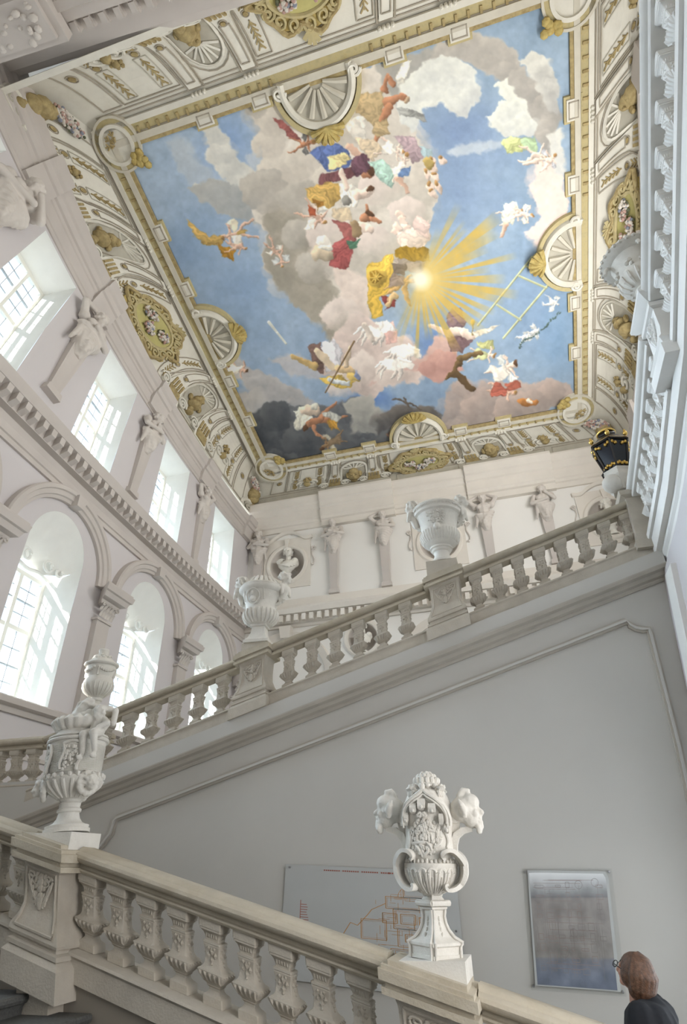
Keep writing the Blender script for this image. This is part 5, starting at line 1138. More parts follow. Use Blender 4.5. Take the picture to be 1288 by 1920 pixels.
for (cx, cz, r), v, lab in zip(NICHE, (0, 1, 2, 1, 0), ('white marble bust in the round niche at the left of the far wall', 'white bust in the round niche behind the tall middle urn', 'white bust in the right-hand niche above the stair rail', 'white bust in the low round niche seen between the balusters', 'white bust in the low niche at right behind the stair rail')):
    k = r/.83; t = thing('niche_bust', lab, 'bust', FW(cx, cz-r*.95, .10-.2*k)); t['group'] = 'busts in the round niches'; t.scale = (1.16*k,)*3
    o = meshobj('head_and_shoulders', BM[v], 'bust_marble', t); o.location = (0, 0, .20)
    m = MB(); m.lathe([(0, .2), (.05, .2), (.07, .14), (.2, .11), (.27, .15), (.3, .17), (.3, .1)], 20); m.build('socle', 'bust_marble', t)
# ------------------------------------------------------------------ urns
def sqfoot(mb, prof, rot=0., fn=None, concave=.0):
    V = []; n = 12
    for z, r in prof:
        for i in range(4):
            a = i*pi/2+rot; c, s = math.cos(a), math.sin(a); e = r*.08
            for x, y in ((r-e*1.4, -e*1.4), (r, 0) if concave == 0 else (r*(1-concave), 0), (r-e*1.4, e*1.4)): V.append((x*c-y*s, x*s+y*c, z))
    if fn: V = [fn(*p) for p in V]
    mb.add(V, [(k*n+i, k*n+(i+1) % n, (k+1)*n+(i+1) % n, (k+1)*n+i) for k in range(len(prof)-1) for i in range(n)]+[tuple(range(n))[::-1], tuple((len(prof)-1)*n+i for i in range(n))])
def gadroon(mb, prof, n, rad, off=.0, a0=0.):
    """raised lobes running down a profile [(z, r)...]"""
    for i in range(n):
        a = a0+2*pi*i/n; P = [((r+off)*math.cos(a), (r+off)*math.sin(a), z) for z, r in prof]; m = len(P)
        mb.tube(P, [rad*r/max(q for _, q in prof)*(.7 if j in (0, m-1) else 1) for j, (z, r) in enumerate(prof)], 6)
def leafclump(mb, c, r, n, s, seed=1):
    rr = random.Random(seed)
    for i in range(n):
        a, b = rr.random()*2*pi, math.acos(1-1.3*rr.random()); p = Vector((r[0]*math.sin(b)*math.cos(a), r[1]*math.sin(b)*math.sin(a), r[2]*math.cos(b)))
        mb.ell(Vector(c)+p, (s*rr.uniform(.6, 1.3), s*rr.uniform(.6, 1.3), s*rr.uniform(.5, 1.)), 7, 5)
K = .000672
def shear(o, k): o.matrix_world = Matrix.Translation(o.location) @ Matrix(((1, 0, k, 0), (0, 1, 0, 0), (0, 0, 1, 0), (0, 0, 0, 1)))
# urn with horned masks (right)
ur = thing('mask_urn', 'tall stone urn with two horned bearded masks on the near stair balustrade', 'urn', (-.795, 5.035, -.515))
z_ = lambda y: (1832-y)*K
m = MB(); rt = -pi/2+.07
sqfoot(m, [(z_(1832), 272*K), (z_(1800), 274*K), (z_(1795), 262*K), (z_(1735), 268*K), (z_(1722), 292*K), (z_(1700), 292*K), (z_(1690), 276*K), (z_(1680), 235*K), (z_(1650), 186*K), (z_(1600), 148*K), (z_(1540), 122*K), (z_(1480), 112*K), (z_(1430), 118*K), (z_(1415), 146*K), (z_(1400), 150*K), (z_(1395), 132*K), (z_(1330), 118*K), (z_(1310), 100*K), (z_(1290), 110*K), (z_(1285), 80*K)], rt); m.build('foot', 'urn_stone', ur, sm=30)
m = MB()
for k in range(4):
    a = rt+k*pi/2
    for da in (-.09, .09): m.tube([(r*K*math.cos(a+da*1.0), r*K*math.sin(a+da), z_(y)) for y, r in ((1832, 262), (1740, 262), (1700, 284), (1660, 206), (1600, 152), (1540, 124), (1480, 114), (1420, 124))], .0105, 6)
    b = a+pi/4; c, s = math.cos(b), math.sin(b)
    for yy in (1500, 1545, 1590, 1635): 
        rr = float(np.interp(yy, [1480, 1540, 1600, 1650], [112, 122, 148, 186]))*K*.72; m.ell((rr*c, rr*s, z_(yy)), (.010, .010, .016), 6, 4)
m.build('foot_ribs', 'urn_stone', ur)
m = MB()
for k in range(4):
    a = rt+pi/4+k*pi/2; c, s = math.cos(a), math.sin(a); m.tube([(115*K*c-u*s, 115*K*s+u*c, z_(1365)) for u in (-.085, -.04, 0, .04, .085)], [.02, .019, .019, .019, .02], 8)
    m.tube([(124*K*c+.004*c+.014*(-s*math.cos(t)), 124*K*s+.004*s+.014*c*math.cos(t), z_(1365)+.014*math.sin(t)) for t in np.linspace(0, 2*pi, 10)], .004, 4)
m.build('foot_knop', 'urn_stone', ur)
BOWL = [(z_(1300), 82*K), (z_(1285), 110*K), (z_(1245), 165*K), (z_(1190), 220*K), (z_(1130), 258*K), (z_(1060), 280*K), (z_(1030), 292*K), (z_(1005), 292*K), (z_(1000), 262*K), (z_(960), 236*K)]
m = MB(); m.lathe(BOWL, 40); bw = m.build('bowl', 'urn_stone', ur, sm=35)
m = MB()
for i in range(16):
    a = 2*pi*(i+.5)/16
    for da in (-.135, .135): m.tube([((r*K+.003)*math.cos(a+da), (r*K+.003)*math.sin(a+da), z_(y)) for y, r in ((1275, 120), (1220, 196), (1150, 248), (1090, 272))], [.006, .009, .012, .012], 6)
    m.tube([((274*K)*math.cos(a+.135*math.cos(t)), (274*K)*math.sin(a+.135*math.cos(t)), z_(1090)+.024*math.sin(t)) for t in np.linspace(0, pi, 7)], .012, 6)
    m.tube([((r*K+.001)*math.cos(a), (r*K+.001)*math.sin(a), z_(y)) for y, r in ((1260, 146), (1190, 222), (1130, 258))], [.004, .010, .006], 5)
m.build('gadroons', 'urn_stone', bw)
m = MB()
for i in range(36): a = 2*pi*i/36; m.ell((.182*math.cos(a), .182*math.sin(a), z_(985)), (.011, .011, .014 if i % 3 else .02), 6, 4)
m.build('bead_row', 'urn_stone', bw)
BODY = [(z_(985), 246*K), (z_(930), 262*K), (z_(860), 272*K), (z_(760), 266*K), (z_(650), 264*K), (z_(560), 272*K), (z_(480), 274*K), (z_(410), 262*K), (z_(350), 236*K), (z_(300), 208*K)]
m = MB(); m.lathe(BODY, 40); bo = m.build('body', 'urn_stone', ur, sm=60)
rb = lambda z: float(np.interp(z, [p[0] for p in BODY], [p[1] for p in BODY]))
def onb(x, y, o=0.):          # point on the front of the body from drawing units
    z = z_(y); r = rb(z)+o; a = -pi/2+.0+max(-1.5, min(1.5, math.asin(max(-.99, min(.99, (x-533)*K/r))))); return (r*math.cos(a), r*math.sin(a), z)
for back in (0, pi):
    RB = Matrix.Rotation(back, 3, 'Z'); q = lambda *p: RB @ Vector(onb(*p))
    m = MB(); arch = [(292, 650), (288, 590), (303, 520), (345, 455), (400, 410), (455, 375), (492, 352), (533, 322), (572, 352), (615, 375), (675, 415), (725, 460), (760, 525), (775, 590), (772, 650)]
    arch = [(p.x, p.y) for p in crom([(x, y, 0) for x, y in arch], 3)]
    m.tube([q(x, y, .030) for x, y in arch], 1, flat=(.034, .055)); m.tube([q(x, y-12, .058) for x, y in arch], .010, 6); m.tube([q(x, y+22, .052) for x, y in arch], .007, 6)
    m.ell(q(525, 262, .05), (.022, .02, .03), 8, 6); m.ell(q(525, 235, .05), (.016, .016, .016), 8, 6)
    for x, y, w_, h_ in ((512, 455, 42, 90), (415, 490, 36, 80), (625, 495, 40, 80), (325, 585, 30, 80), (715, 600, 36, 84), (762, 680, 26, 80)):
        m.tube([q(x, y-h_*.6, .03), q(x, y-h_*.1, .040), q(x, y+h_*.3, .036), q(x, y+h_*.5, .028)], [1, 1.0, .95, .5], flat=(w_*2*K, .03)); m.ell(q(x, y+h_*.2, .05), (.012, .008, .014), 7, 5)
    m.build('arch_lambrequin', 'urn_stone', bo)
    m = MB(); rr = random.Random(5)
    for i in range(150):
        a = rr.random()*2*pi; d = math.sqrt(rr.random()); x, y = 530+175*d*math.cos(a), 760+175*d*math.sin(a)-(0 if d > .4 else 30)
        m.ell(q(x, y, .004), (rr.uniform(.007, .016), rr.uniform(.008, .016), rr.uniform(.008, .020)), 6, 4)
    for (x0, y0, x1, y1) in ((380, 820, 540, 810), (540, 810, 590, 900), (420, 840, 470, 930), (560, 860, 500, 940), (620, 860, 700, 780), (350, 700, 330, 880), (740, 720, 745, 860)):
        m.tube([q(x0+(x1-x0)*t+18*math.sin(t*pi), y0+(y1-y0)*t, .008) for t in np.linspace(0, 1, 7)], [.008, .011, .012, .012, .011, .010, .006], 6)
    for i in range(10): m.tube([q(530+165*math.cos(t), 640+230*(1-math.sin(t))-i*0, .006) for t in np.linspace(.2, pi-.2, 12)], .007, 5) if i == 0 else None
    for g in (-1, 1): m.tube([q(512+g*(28+26*(1-k/16)*math.cos(k*.6)), 545+26*(1-k/16)*math.sin(k*.6), .03) for k in range(13)], .011, 6)
    m.build('relief_foliage', 'urn_stone', bo)
# volute bands that clasp bowl and body
for g in (-1, 1):
    for back in (0, pi):
        RB = Matrix.Rotation(back, 3, 'Z')
        pts = [(395, 965, .05), (405, 930, .07), (370, 895, .085), (310, 890, .07), (255, 930, .05), (215, 1000, .03), (208, 1075, .02), (225, 1140, .01), (270, 1200, .0), (330, 1240, .0), (385, 1240, .01), (395, 1205, .015), (365, 1195, .02)]
        P = []
        for x, y, o in pts:
            x = 560+(560-x) if g > 0 else x; xx = (x-552)*K; r = float(np.interp(z_(y), [p[0] for p in BOWL+BODY][::1], [p[1] for p in BOWL+BODY]))+o if False else .2+o
            yy = -math.sqrt(max(.0004, (.205+o)**2-min(xx*xx, (.2+o)**2)))*.62-.02; P.append(RB @ Vector((xx, yy, z_(y))))
        m = MB(); W_ = [.75, .8, .95, 1.05, 1.15, 1.2, 1.2, 1.15, 1.1, 1., .85, .7, .5]; P = crom(P, 4); m.tube(P, [float(np.interp(i/4, range(13), W_)) for i in range(len(P))], flat=(.026, .085), up=(g*.4 if back == 0 else -g*.4, -1 if back == 0 else 1, 0)); m.build('handle', 'urn_stone', ur, sm=40)
# lid
m = MB(); m.lathe([(z_(330), 205*K), (z_(305), 214*K), (z_(290), 200*K), (z_(275), 150*K), (z_(255), 138*K), (z_(245), 176*K), (z_(225), 184*K), (z_(215), 150*K), (z_(205), 140*K), (z_(165), 124*K), (z_(130), 112*K), (z_(105), 70*K), (z_(92), 10*K)], 32); ld = m.build('lid', 'urn_stone', ur, sm=45)
m = MB()
for i in range(14):
    a = 2*pi*i/14; m.ell((.088*math.cos(a), .088*math.sin(a), z_(180)), (.022, .022, .026), 7, 5); m.ell((.062*math.cos(a+.2), .062*math.sin(a+.2), z_(135)), (.02, .02, .022), 7, 5)
    m.tube([(.11*math.cos(a), .11*math.sin(a), z_(238)), (.135*math.cos(a), .135*math.sin(a), z_(243)), (.142*math.cos(a), .142*math.sin(a), z_(262))], [.016, .018, .01], 6)
for i in range(5): a = i*1.26; m.ell((.028*math.cos(a), .028*math.sin(a), z_(104)), (.022, .022, .02), 7, 5)
m.build('lid_leaves', 'urn_stone', ld)
for k in range(4):
    m = MB(); a = rt+pi/4+k*pi/2; c, s = math.cos(a), math.sin(a); w_ = Vector((-s, c, 0))
    for j in range(3): m.tube([Vector((c, s, 0))*(.150+.034*(1-t/20)*math.cos(t*.5+.5))+w_*(j-1)*.018+Vector((0, 0, z_(320)+.042*(1-t/20)*math.sin(t*.5+.5))) for t in range(17)], .013, 6)
    m.build('shoulder_scroll', 'urn_stone', ld)
# masks
def satyr():
    mb = MB(); head_lumps(mb, (0, .015, .0), .122, 0, -.30, False, False)
    mb.ell((0, -.085, -.085), (.035, .03, .03), 8, 5); mb.ell((0, -.03, .075), (.075, .07, .06), 10, 6)
    for g in (-1, 1): mb.tube([(g*.085, .01, .0), (g*.115, .03, .05), (g*.12, .05, .09)], [.03, .026, .008], 6)
    mb.tube([(0, .02, .08), (0, .045, .125), (0, .02, .155), (0, -.02, .15), (0, -.015, .125)], [.034, .030, .027, .024, .02], 8)
    for i in range(8): mb.ell(((i % 3-1)*.035, -.075-.006*(i % 2), -.095-.012*(i//3)), (.02, .02, .02), 7, 5)
    return blob(mb, .0085, 2, .4)
SM = satyr()
for g in (-1, 1):
    p = Vector((g*.300, -.02, z_(520)))
    o = meshobj('horned_mask', SM, 'urn_stone', ur); o.location = p; o.rotation_euler = (0, 0, g*pi/2)
    m = MB(); m.tube([(g*.150, 0, z_(560)), (g*.22, -.01, z_(560)), (g*.275, -.015, z_(555))], [1.1, 1, .85], flat=(.07, .075)); m.tube([(g*.165, 0, z_(420)), (g*.185, 0, z_(500)), (g*.18, 0, z_(640)), (g*.172, 0, z_(800))], [1, 1.1, 1, .5], flat=(.11, .03), up=(0, 1, 0))
    m.tube([(g*.178, -.01, z_(905)), (g*.185, -.01, z_(820)), (g*.205, -.01, z_(740)), (g*.255, -.012, z_(690)), (g*.325, -.015, z_(672))], [1., 1, 1, .9, .7], flat=(.055, .05)); m.build('mask_bracket', 'urn_stone', ur, sm=45)
shear(ur, .06)
# urn with seated child (left)
ul = thing('child_urn', 'large stone urn with a seated child and leafy lid on the left pedestal', 'urn', (-4.02, 5.04, .332))
k2 = .00098*.97; y_ = lambda y: (1692-y)*k2
m = MB(); m.lathe([(0, 205*k2), (y_(1660), 205*k2), (y_(1655), 190*k2), (y_(1632), 195*k2), (y_(1625), 165*k2), (y_(1605), 128*k2), (y_(1570), 104*k2), (y_(1525), 92*k2), (y_(1515), 108*k2), (y_(1495), 110*k2), (y_(1480), 92*k2), (y_(1445), 98*k2), (y_(1432), 84*k2), (y_(1415), 100*k2), (y_(1408), 100*k2)], 32); m.build('foot', 'urn_stone', ul, sm=35)
BO2 = [(y_(1415), 96*k2), (y_(1380), 150*k2), (y_(1330), 215*k2), (y_(1280), 262*k2), (y_(1240), 278*k2), (y_(1228), 272*k2), (y_(1222), 238*k2), (y_(1190), 232*k2), (y_(1100), 242*k2), (y_(1000), 254*k2), (y_(930), 262*k2), (y_(905), 268*k2)]
m = MB(); m.lathe(BO2, 40); b2 = m.build('body', 'urn_stone', ul, sm=40)
m = MB(); gadroon(m, [(y_(1400), 122*k2), (y_(1350), 192*k2), (y_(1300), 246*k2), (y_(1258), 272*k2)], 20, .022); m.build('gadroons', 'urn_stone', b2)
m = MB()
for i in range(26): m.lathe([(y_(1190)+i*.009, .232+i*.0006), (y_(1190)+i*.009+.004, .2355+i*.0006), (y_(1190)+i*.009+.008, .232+i*.0006)], 32, cap=False)
for i in range(24): a = 2*pi*i/24; m.ell((.262*math.cos(a), .262*math.sin(a), y_(1222)), (.02, .02, .022), 7, 5)
m.build('basket_weave', 'urn_stone', b2)
for a0 in (-pi/2-.75, -pi/2+.45, pi/2):      # carved cartouche panels
    m = MB(); T = lambda u, y, o: ((.246+o)*math.cos(a0+u/.25), (.246+o)*math.sin(a0+u/.25), y_(y))
    m.tube([T(-.07+.015*math.sin(t*6), 950+230*t, .012) for t in np.linspace(0, 1, 9)], .012, 6); m.tube([T(.08+.02*math.sin(t*5), 940+250*t, .012) for t in np.linspace(0, 1, 9)], .014, 6); m.tube([T(-.07+.15*t, 945-20*math.sin(t*pi), .012) for t in np.linspace(0, 1, 7)], .013, 6)
    rr = random.Random(int(a0*10))
    for i in range(38): m.ell(T(rr.uniform(-.06, .06), rr.uniform(960, 1180), .004), (rr.uniform(.010, .02),)*3, 6, 4)
    m.build('carved_panel', 'urn_stone', b2)
m = MB(); m.lathe([(y_(915), 255*k2), (y_(905), 285*k2), (y_(892), 292*k2), (y_(880), 288*k2), (y_(870), 262*k2), (y_(862), 280*k2), (y_(850), 278*k2), (y_(835), 250*k2), (y_(815), 215*k2), (y_(795), 208*k2), (y_(780), 165*k2), (y_(765), 150*k2)], 40); l2 = m.build('lid', 'urn_stone', ul, sm=35)
m = MB()
for i in range(18): a = 2*pi*i/18; m.tube([(.13*math.cos(a), .13*math.sin(a), y_(790)), (.20*math.cos(a), .20*math.sin(a), y_(750)), (.235*math.cos(a), .235*math.sin(a), y_(700)), (.215*math.cos(a), .215*math.sin(a), y_(672))], [.03, .045, .042, .02], 7)
m.lathe([(y_(770), .1), (y_(700), .17), (y_(650), .16), (y_(620), .08)], 20, cap=True); leafclump(m, (.03, 0, y_(640)), (.13, .13, .12), 46, .032, 4); caps(m, (0, -.03, y_(640)), (.06, -.03, y_(525)), .085, .055); leafclump(m, (.06, -.02, y_(560)), (.085, .085, .07), 26, .028, 8)
me = blob(m, .011, 1, .3); meshobj('leafy_crown', me, 'urn_stone', l2)
m = MB()                                       # child sitting on the rim
cx = .245
head_lumps(m, (cx+.03, -.10, y_(672)), .062, -.5, .3); caps(m, (cx, -.06, y_(730)), (cx-.01, -.07, y_(838)), .062, .07); caps(m, (cx+.015, -.08, y_(700)), (cx+.01, -.07, y_(735)), .03, .04)
caps(m, (cx-.06, -.06, y_(735)), (cx-.085, -.06, y_(640)), .035, .03); caps(m, (cx-.085, -.06, y_(640)), (cx-.01, -.07, y_(590)), .03, .025); caps(m, (cx+.06, -.07, y_(735)), (cx+.125, -.1, y_(780)), .036, .03); caps(m, (cx+.125, -.1, y_(780)), (cx+.06, -.15, y_(820)), .03, .024)
for g, xx, zz in ((-1, -.05, 1085), (1, .06, 1085)): caps(m, (cx+xx*.6, -.08, y_(845)), (cx+xx, -.20, y_(880)), .05, .042); caps(m, (cx+xx, -.20, y_(880)), (cx+xx+g*.012, -.17, y_(1040)), .038, .025); m.ell((cx+xx+g*.015, -.19, y_(1085)), (.024, .045, .026), 8, 5)
caps(m, (cx-.12, .02, y_(600)), (cx-.13, .0, y_(820)), .035, .05); caps(m, (cx+.13, .0, y_(640)), (cx+.13, -.02, y_(770)), .03, .03); caps(m, (cx-.02, -.02, y_(595)), (cx+.08, -.02, y_(620)), .035, .03)
me = blob(m, .009, 2, .4); meshobj('seated_child', me, 'urn_stone', ul)
for a0, sgn in ((-pi/2-.95, 1), (-.35, 1), (pi/2+.4, 1)):
    m = MB(); head_lumps(m, (0, 0, 0), .075, 0, 0, True, False)
    for i in range(14): a = i*.45; m.ell((.085*math.cos(a), .03, .085*math.sin(a)), (.03, .03, .03), 7, 5)
    me = blob(m, .009, 2, .4); o = meshobj('lion_mask', me, 'urn_stone', b2); o.location = (.262*math.cos(a0), .262*math.sin(a0), y_(1300)); o.rotation_euler = (0, 0, a0+pi/2)
shear(ul, -.17)
# far-left urn with garland
def simple_urn(name, label, loc, prof, k, grp=None): 
    t = thing(name, label, 'urn', loc)
    return t
u3 = thing('garland_urn', 'smaller covered urn with a garland, in front of the second arched window', 'urn', (-7.02, 8.88, 2.30))
P3 = [(0, .22), (.06, .22), (.07, .17), (.14, .12), (.30, .085), (.36, .09), (.37, .12), (.41, .125), (.43, .10), (.46, .14), (.52, .22), (.60, .272), (.68, .285), (.76, .272), (.80, .25), (.84, .235), (.95, .262), (1.06, .275), (1.075, .31), (1.10, .325), (1.12, .32), (1.13, .27), (1.17, .24), (1.22, .19), (1.26, .12), (1.29, .095), (1.36, .09), (1.42, .10), (1.44, .085)]
m = MB(); m.lathe([(z*.86, r*.92) for z, r in P3], 32); o = m.build('body', 'urn_stone', u3, sm=35)
m = MB()
for i in range(22): a = 2*pi*i/22; m.tube([(r*.92*math.cos(a), r*.92*math.sin(a), z*.86) for z, r in ((.46, .145), (.54, .235), (.62, .275), (.70, .285))], [.010, .017, .017, .008], 5)
for k in range(4):
    a0 = k*pi/2+.5
    for t in np.linspace(0, 1, 9): a = a0+t*1.25; m.ell((.243*math.cos(a), .243*math.sin(a), .86-.055*math.sin(t*pi)), (.03, .03, .03), 6, 4)
    m.tube([(.24*math.cos(a0), .24*math.sin(a0), .88), (.236*math.cos(a0), .236*math.sin(a0), .72)], .022, 5)
leafclump(m, (0, 0, 1.06), (.16, .16, .08), 30, .035, 2); m.build('garland', 'urn_stone', o, kind='stuff')
shear(u3, -.05)
# urn on the left pedestal of the upper flight
u4 = thing('medallion_urn', 'grey stone urn with oval medallion and two small heads, left pedestal of the climbing balustrade', 'urn', (-3.97, 8.84, 3.27))
m = MB(); sqfoot(m, [(0, .30), (.05, .30), (.06, .27), (.10, .22), (.2, .165), (.30, .15), (.31, .19), (.34, .19), (.345, .12)], -pi/2+pi/4+.1); m.build('foot', 'urn_stone', u4, sm=30)
P4 = [(.33, .12), (.36, .20), (.42, .265), (.50, .295), (.57, .285), (.62, .265), (.66, .262), (.78, .29), (.90, .335), (.93, .38), (.96, .40), (.99, .405), (1.0, .36), (1.03, .38), (1.06, .34), (1.08, .26), (1.13, .23), (1.16, .20)]
m = MB(); m.lathe(P4, 36); o = m.build('body', 'urn_stone', u4, sm=35)
m = MB(); gadroon(m, [(.36, .2), (.43, .272), (.51, .298), (.585, .285)], 24, .028); 
for i in range(20): a = 2*pi*i/20; m.tube([(.33*math.cos(a), .33*math.sin(a), 1.03), (.27*math.cos(a), .27*math.sin(a), 1.10), (.2*math.cos(a), .2*math.sin(a), 1.19)], [.02, .035, .03], 5)
for a0 in (-pi/2-.1, pi/2, ):
    T = lambda u, z, o_: ((float(np.interp(z, [.6, .9], [.265, .335]))+o_)*math.cos(a0+u/.3), (float(np.interp(z, [.6, .9], [.265, .335]))+o_)*math.sin(a0+u/.3), z)
    m.tube([T(.115*math.cos(t), .78+.13*math.sin(t), .012) for t in np.linspace(0, 2*pi, 22)], .012, 6); m.ell(T(0, .83, .012), (.035, .03, .04), 8, 6); m.ell(T(.0, .74, .012), (.06, .03, .05), 8, 6); m.ell(T(.02, .70, .01), (.05, .025, .03), 8, 5)
    for g in (-1, 1): m.tube([T(g*(.17+.03*t), .92-.2*t, .01) for t in np.linspace(0, 1, 6)], .012, 5)
m.build('carving', 'urn_stone', o, kind='stuff')
def side_heads(par, r, z, s, a=(0, pi)):
    mb = MB(); head_lumps(mb, (0, 0, .19*s), .115*s, .4, 0); caps(mb, (0, .02, -.02*s), (0, .02, .10*s), .09*s, .06*s); caps(mb, (-.09*s, .02, .02*s), (.09*s, .02, .02*s), .06*s, .06*s); caps(mb, (0, .03, 0), (0, .06*s, -.22*s), .10*s, .05*s); caps(mb, (-.1*s, 0, .02*s), (-.11*s, -.02*s, -.12*s), .035*s, .03*s); caps(mb, (.1*s, 0, .02*s), (.11*s, -.02*s, -.12*s), .035*s, .03*s)
    me = blob(mb, .014*s, 2, .4)
    for q in a:
        o_ = meshobj('child_bust', me, 'urn_stone', par); o_.location = (r*math.cos(q), r*math.sin(q), z); o_.rotation_euler = (0, 0, q+pi/2-.4)
    for q in a:
        m = MB(); m.tube([((r-.14+.12*(1-t/26)*math.cos(t*.5))*math.cos(q), (r-.14+.12*(1-t/26)*math.cos(t*.5))*math.sin(q), z-.22*s+.1*(1-t/26)*math.sin(t*.5)) for t in range(18)], .035, 6); m.build('handle', 'urn_stone', par)
side_heads(u4, .42, 1.0, 1.0, (0.1, pi))
# urn on the middle pedestal of the upper flight
u5 = thing('key_pattern_urn', 'pale urn with carved band and figure handles, middle pedestal of the climbing balustrade', 'urn', (-.76, 8.84, 4.30))
P5 = [(0, .20), (.03, .2), (.05, .16), (.14, .125), (.2, .13), (.22, .16), (.25, .165), (.26, .19), (.29, .19), (.30, .16), (.33, .22), (.38, .29), (.46, .33), (.53, .335), (.58, .32), (.585, .30), (.62, .295), (.75, .315), (.88, .36), (.90, .40), (.93, .41), (.99, .415), (1.01, .43), (1.03, .42), (1.04, .36), (1.06, .34), (1.10, .25), (1.13, .22), (1.15, .2)]
m = MB(); m.lathe(P5, 40); o = m.build('body', 'urn_stone', u5, sm=35)
m = MB()
for i in range(40): a = 2*pi*i/40; m.tube([(r*math.cos(a), r*math.sin(a), z) for z, r in ((.36, .27), (.44, .325), (.54, .337))], .008, 4)
for i in range(44):
    a = 2*pi*i/44; T = lambda u, z: (.418*math.cos(a+u), .418*math.sin(a+u), z)
    m.tube([T(0, .935), T(0, .98), T(.09, .98), T(.09, .95), T(.05, .95)], .005, 4)
for a0 in (-pi/2, pi/2):
    rr = random.Random(3); T = lambda u, z, o_: ((.31+(z-.62)*.15+o_)*math.cos(a0+u/.33), (.31+(z-.62)*.15+o_)*math.sin(a0+u/.33), z)
    for i in range(60): m.ell(T(rr.uniform(-.15, .15), rr.uniform(.64, .86), .006), (rr.uniform(.012, .025), .012, rr.uniform(.012, .025)), 6, 4)
    m.ell(T(0, .55, .03), (.06, .05, .07), 9, 6)
m.build('carving', 'urn_stone', o, kind='stuff'); side_heads(u5, .44, .98, 1.0, (0.15, pi))
# urn on the gallery pedestal
u6 = thing('scalloped_urn', 'white urn with scalloped rim on the gallery balustrade at the right edge', 'urn', (2.40, 5.68, zb(5.7)+1.19)); u6.scale = (1.2,)*3
P6 = [(0, .12), (.03, .12), (.04, .09), (.10, .075), (.13, .10), (.15, .10), (.17, .13), (.22, .19), (.30, .215), (.36, .21), (.38, .19), (.50, .20), (.58, .24), (.60, .30), (.63, .33), (.65, .33), (.66, .28), (.72, .24), (.78, .14), (.84, .10)]
m = MB(); m.lathe(P6, 32); o = m.build('body', 'urn_stone', u6, sm=35)
m = MB()
for i in range(30): a = 2*pi*i/30; m.ell((.325*math.cos(a), .325*math.sin(a), .635), .022, 6, 4)
for i in range(16): a = 2*pi*i/16; m.tube([(.14*math.cos(a), .14*math.sin(a), .17), (.2*math.cos(a), .2*math.sin(a), .23), (.22*math.cos(a), .22*math.sin(a), .31)], [.012, .02, .014], 5)
leafclump(m, (0, 0, .40), (.215, .215, .14), 40, .028, 6); leafclump(m, (0, 0, .72), (.22, .22, .12), 44, .034, 7)
for q in (pi*.5, pi*1.0, pi*1.5): m.tube([((.24+.07*math.cos(t*.5))*math.cos(q), (.24+.07*math.cos(t*.5))*math.sin(q), .50+.10*math.sin(t*.5)) for t in range(10)], .022, 6)
m.build('carving', 'urn_stone', o, kind='stuff')
# lantern on its carved stone bracket
ln_ = thing('lantern', 'black six-sided lantern with gold ornaments on a carved stone bracket at right', 'lantern', (2.22, 8.74, 5.05)); ln_.scale = (1.13,)*3
m = MB(); m.lathe([(0, .16), (.04, .17), (.08, .20), (.22, .24), (.30, .20), (.34, .22)], 6, rot=.3); m.ell((-.14, -.1, .12), (.14, .14, .14), 12, 8); m.ell((.1, -.12, .08), (.12, .12, .12), 12, 8); m.build('stone_bracket', 'urn_stone', ln_, sm=35)
rot = .35; zb0, zb1, r0, r1 = .36, .80, .165, .27
H6 = lambda r, z, i: (r*math.cos(rot+i*pi/3), r*math.sin(rot+i*pi/3), z)
m = MB()
for i in range(6): m.tube([H6(r0, zb0, i), H6(r1, zb1, i)], .016, 6); m.tube([H6(r0, zb0, i), H6(r0, zb0, i+1)], .02, 6); m.tube([H6(r1, zb1, i), H6(r1, zb1, i+1)], .024, 6)
m.lathe([(zb1, r1*.98), (zb1+.03, r1*.98), (zb1+.10, r1*.72), (zb1+.18, r1*.5), (zb1+.20, r1*.52), (zb1+.26, r1*.45), (zb1+.27, .04)], 6, rot=rot); fr6 = m.build('frame', 'lantern_black', ln_, sm=0)
for i in range(6):
    m = MB(); m.add([H6(r0*.97, zb0+.02, i), H6(r0*.97, zb0+.02, i+1), H6(r1*.97, zb1-.01, i+1), H6(r1*.97, zb1-.01, i)], [(0, 1, 2, 3)]); m.build('pane', 'lantern_glass', fr6, sm=0)
m = MB()
for i in range(6):
    for t, s in ((.12, .024), (.88, .026)):
        for j, u in enumerate((.12, .3, .5, .7, .88)):
            if t > .5 and j == 2: continue
            a, b = Vector(H6(r0+(r1-r0)*t, zb0+(zb1-zb0)*t, i)), Vector(H6(r0+(r1-r0)*t, zb0+(zb1-zb0)*t, i+1)); p = a+(b-a)*u
            m.ell(p+Vector((0, 0, (.02 if j % 2 else .0)*(1 if t < .5 else -1))), (s, s, s*1.1), 7, 5)
    m.tube([H6(r1+.006, zb1+.02, i), H6(r1+.006, zb1+.02, i+1)], .008, 5); m.ell(H6(r1*1.0, zb1+.09, i), (.035, .035, .04), 8, 6); m.ell(H6(r1*1.0, zb1+.14, i), .018, 7, 5)
m.lathe([(zb1+.24, r1*.5), (zb1+.26, r1*.52), (zb1+.28, r1*.46)], 20); m.build('gilt_ornament', 'lantern_gold', ln_, kind='stuff')
m = MB(); m.tube([H6(r0, zb0+.06, 3.2), (-.22, -.02, .33), (-.20, -.02, .24), (-.15, -.02, .22)], [.015, .016, .014, .012], 6); m.build('scroll_arm', 'lantern_black', ln_)
